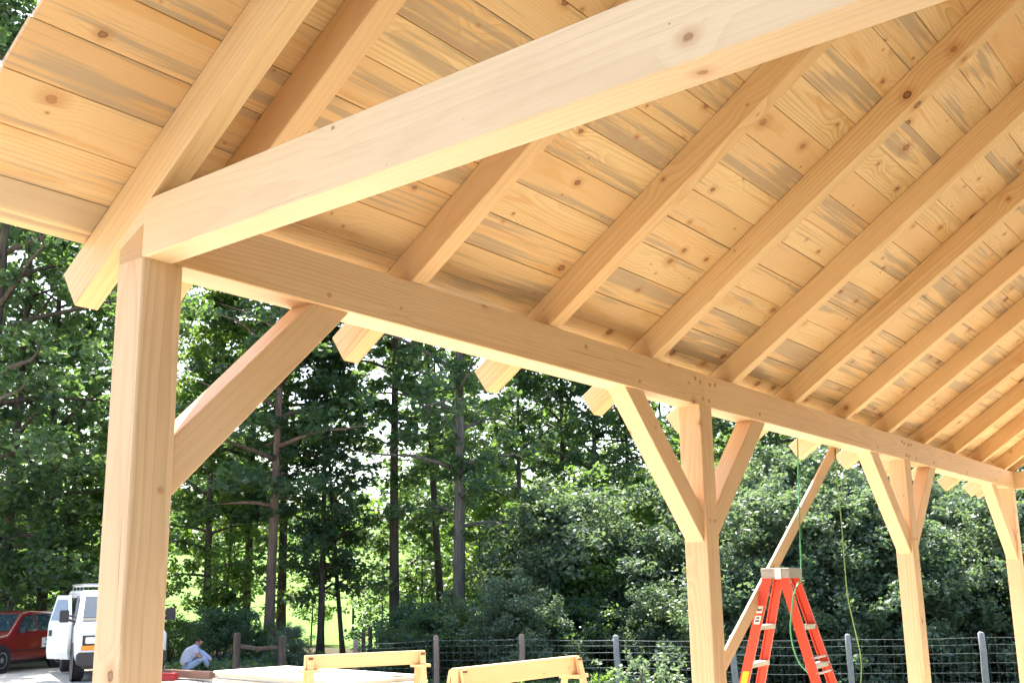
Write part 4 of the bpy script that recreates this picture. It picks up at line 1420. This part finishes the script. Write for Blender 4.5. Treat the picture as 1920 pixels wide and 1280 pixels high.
vx, vy, vz = at(235, 24.2)
make_van((vx, vy, vz), math.atan2(-0.449, 0.947))
# the red car faces us and to the left
cx_, cy_, cz_ = at(-84, 27.6)
to_cam = Vector((CAM[0] - cx_, CAM[1] - cy_, 0)).normalized()
left = Vector((-_rt[0], -_rt[1], 0))
hd = (to_cam * math.cos(math.radians(31)) + left * math.sin(math.radians(31))).normalized()
make_car((cx_, cy_, cz_), math.atan2(hd.y, hd.x))

# ------------------------------------------------------------------ the person sitting on the ground
M['skin'] = plain_mat('skin', (0.36, 0.20, 0.14), 0.6, 0.08, 12)
M['shirt'] = plain_mat('shade_blue_shirt', (0.36, 0.41, 0.56), 0.85, 0.08, 9)  # bluish cast of the shade is put into the shirt colour
M['jeans'] = plain_mat('light_jeans', (0.28, 0.36, 0.52), 0.9, 0.12, 14)
M['hair'] = plain_mat('dark_hair', (0.03, 0.018, 0.015), 0.7, 0.25, 40)


def skin_obj(name, verts, edges, radii, mat, parent, root=0, sub=2):
    me = bpy.data.meshes.new(name)
    me.from_pydata(verts, edges, [])
    me.materials.append(mat)
    o = link(bpy.data.objects.new(name, me), parent)
    sk = o.modifiers.new('skin', 'SKIN')
    sk.use_smooth_shade = True
    if not me.skin_vertices:
        me.skin_vertices.new() if hasattr(me.skin_vertices, 'new') else None
    for i, r_ in enumerate(radii):
        d = me.skin_vertices[0].data[i]
        d.radius = r_ if hasattr(r_, '__len__') else (r_, r_)
        d.use_root = (i == root)
    sb = o.modifiers.new('smooth', 'SUBSURF')
    sb.levels = sb.render_levels = sub
    return o


def person(loc, heading):
    p = empty('person', loc, heading)
    tag(p, 'person in pale shirt, blue with shade, sitting bent forward on the ground under the trees', 'person')
    # x: facing, z: up; seated, back rounded, knees drawn up, arms reaching to the work in front
    V = [(0, 0, 0.13), (0.0, 0, 0.29), (0.06, 0, 0.45), (0.16, 0, 0.575), (0.24, 0, 0.635), (0.30, 0, 0.70), (0.325, 0, 0.775)]
    E_ = [(0, 1), (1, 2), (2, 3), (3, 4), (4, 5), (5, 6)]
    R_ = [(0.15, 0.12), (0.145, 0.11), (0.155, 0.115), (0.14, 0.10), (0.055, 0.055), (0.085, 0.095), (0.06, 0.07)]
    for sy in (-1, 1):
        i = len(V)
        V += [(0.17, sy * 0.18, 0.575), (0.26, sy * 0.24, 0.38), (0.44, sy * 0.17, 0.30), (0.50, sy * 0.14, 0.28)]
        R_ += [0.062, 0.046, 0.034, 0.026]
        E_ += [(3, i), (i, i + 1), (i + 1, i + 2), (i + 2, i + 3)]
        j = len(V)
        V += [(0.04, sy * 0.10, 0.11), (0.40, sy * 0.20, 0.34), (0.52, sy * 0.16, 0.07), (0.66, sy * 0.17, 0.035)]
        R_ += [0.095, 0.062, 0.045, 0.032]
        E_ += [(0, j), (j, j + 1), (j + 1, j + 2), (j + 2, j + 3)]
        for fi in range(5):
            k = len(V)
            a = (fi - 2) * 0.014
            ln_ = (0.045, 0.07, 0.078, 0.072, 0.055)[fi]
            V += [(0.535, sy * 0.14 + a, 0.272), (0.535 + ln_, sy * 0.14 + a * 1.3, 0.255)]
            R_ += [0.0085, 0.007]
            E_ += [(i + 3, k), (k, k + 1)]
    b = skin_obj('body', V, E_, R_, M['skin'], p)
    skin_obj('shirt', [V[0], V[1], V[2], V[3], (0.20, 0, 0.61), V[7], (0.235, -0.222, 0.44), V[15 + 9], (0.235, 0.222, 0.44)][:9],
             [(0, 1), (1, 2), (2, 3), (3, 4), (3, 5), (5, 6), (3, 7), (7, 8)], [(0.19, 0.16), (0.18, 0.15), (0.18, 0.145), (0.16, 0.12), 0.075, 0.082, 0.066, 0.082, 0.066], M['shirt'], p)
    jl = [(0, 0, 0.12)]
    je, jr = [], [(0.155, 0.125)]
    for sy in (-1, 1):
        k = len(jl)
        jl += [(0.05, sy * 0.10, 0.115), (0.40, sy * 0.20, 0.34), (0.515, sy * 0.16, 0.10)]
        jr += [0.108, 0.078, 0.06]
        je += [(0, k), (k, k + 1), (k + 1, k + 2)]
    skin_obj('trousers', jl, je, jr, M['jeans'], p)
    skin_obj('hair', [(0.265, 0, 0.715), (0.305, 0, 0.795)], [(0, 1)], [(0.098, 0.085), (0.105, 0.105)], M['hair'], p)
    for sy in (-1, 1):
        MB().lathe([(0.004, -0.01), (0.026, -0.004), (0.026, 0.004), (0.004, 0.01)], (0.315, sy * 0.088, 0.73), 'y', 8).build('ear', M['skin'], p)
        MB().tube([(0.388, sy * 0.032, 0.735), (0.396, sy * 0.032, 0.735)], 0.011, 6).build('eye', M['tool_dark'], p)
        MB().box(0.48, 0.74, sy * 0.17 - 0.05, sy * 0.17 + 0.05, 0.0, 0.085, 0.025).build('shoe', M['trim'], p)
    MB().tube([(0.378, 0, 0.735), (0.412, 0, 0.70), (0.38, 0, 0.69)], [0.008, 0.014, 0.008], 6).build('nose', M['skin'], p)
    MB().tube([(0.378, -0.025, 0.662), (0.387, 0, 0.66), (0.378, 0.025, 0.662)], 0.006, 5).build('mouth', M['bracket'], p)
    return p


px_, py_, pz_ = at(355, 27.0)
hdp = Vector((_rt[0], _rt[1], 0)) * 0.86 + Vector((FWD[0], FWD[1], 0)) * 0.45
pp = person((px_, py_, pz_), math.atan2(hdp.y, hdp.x))
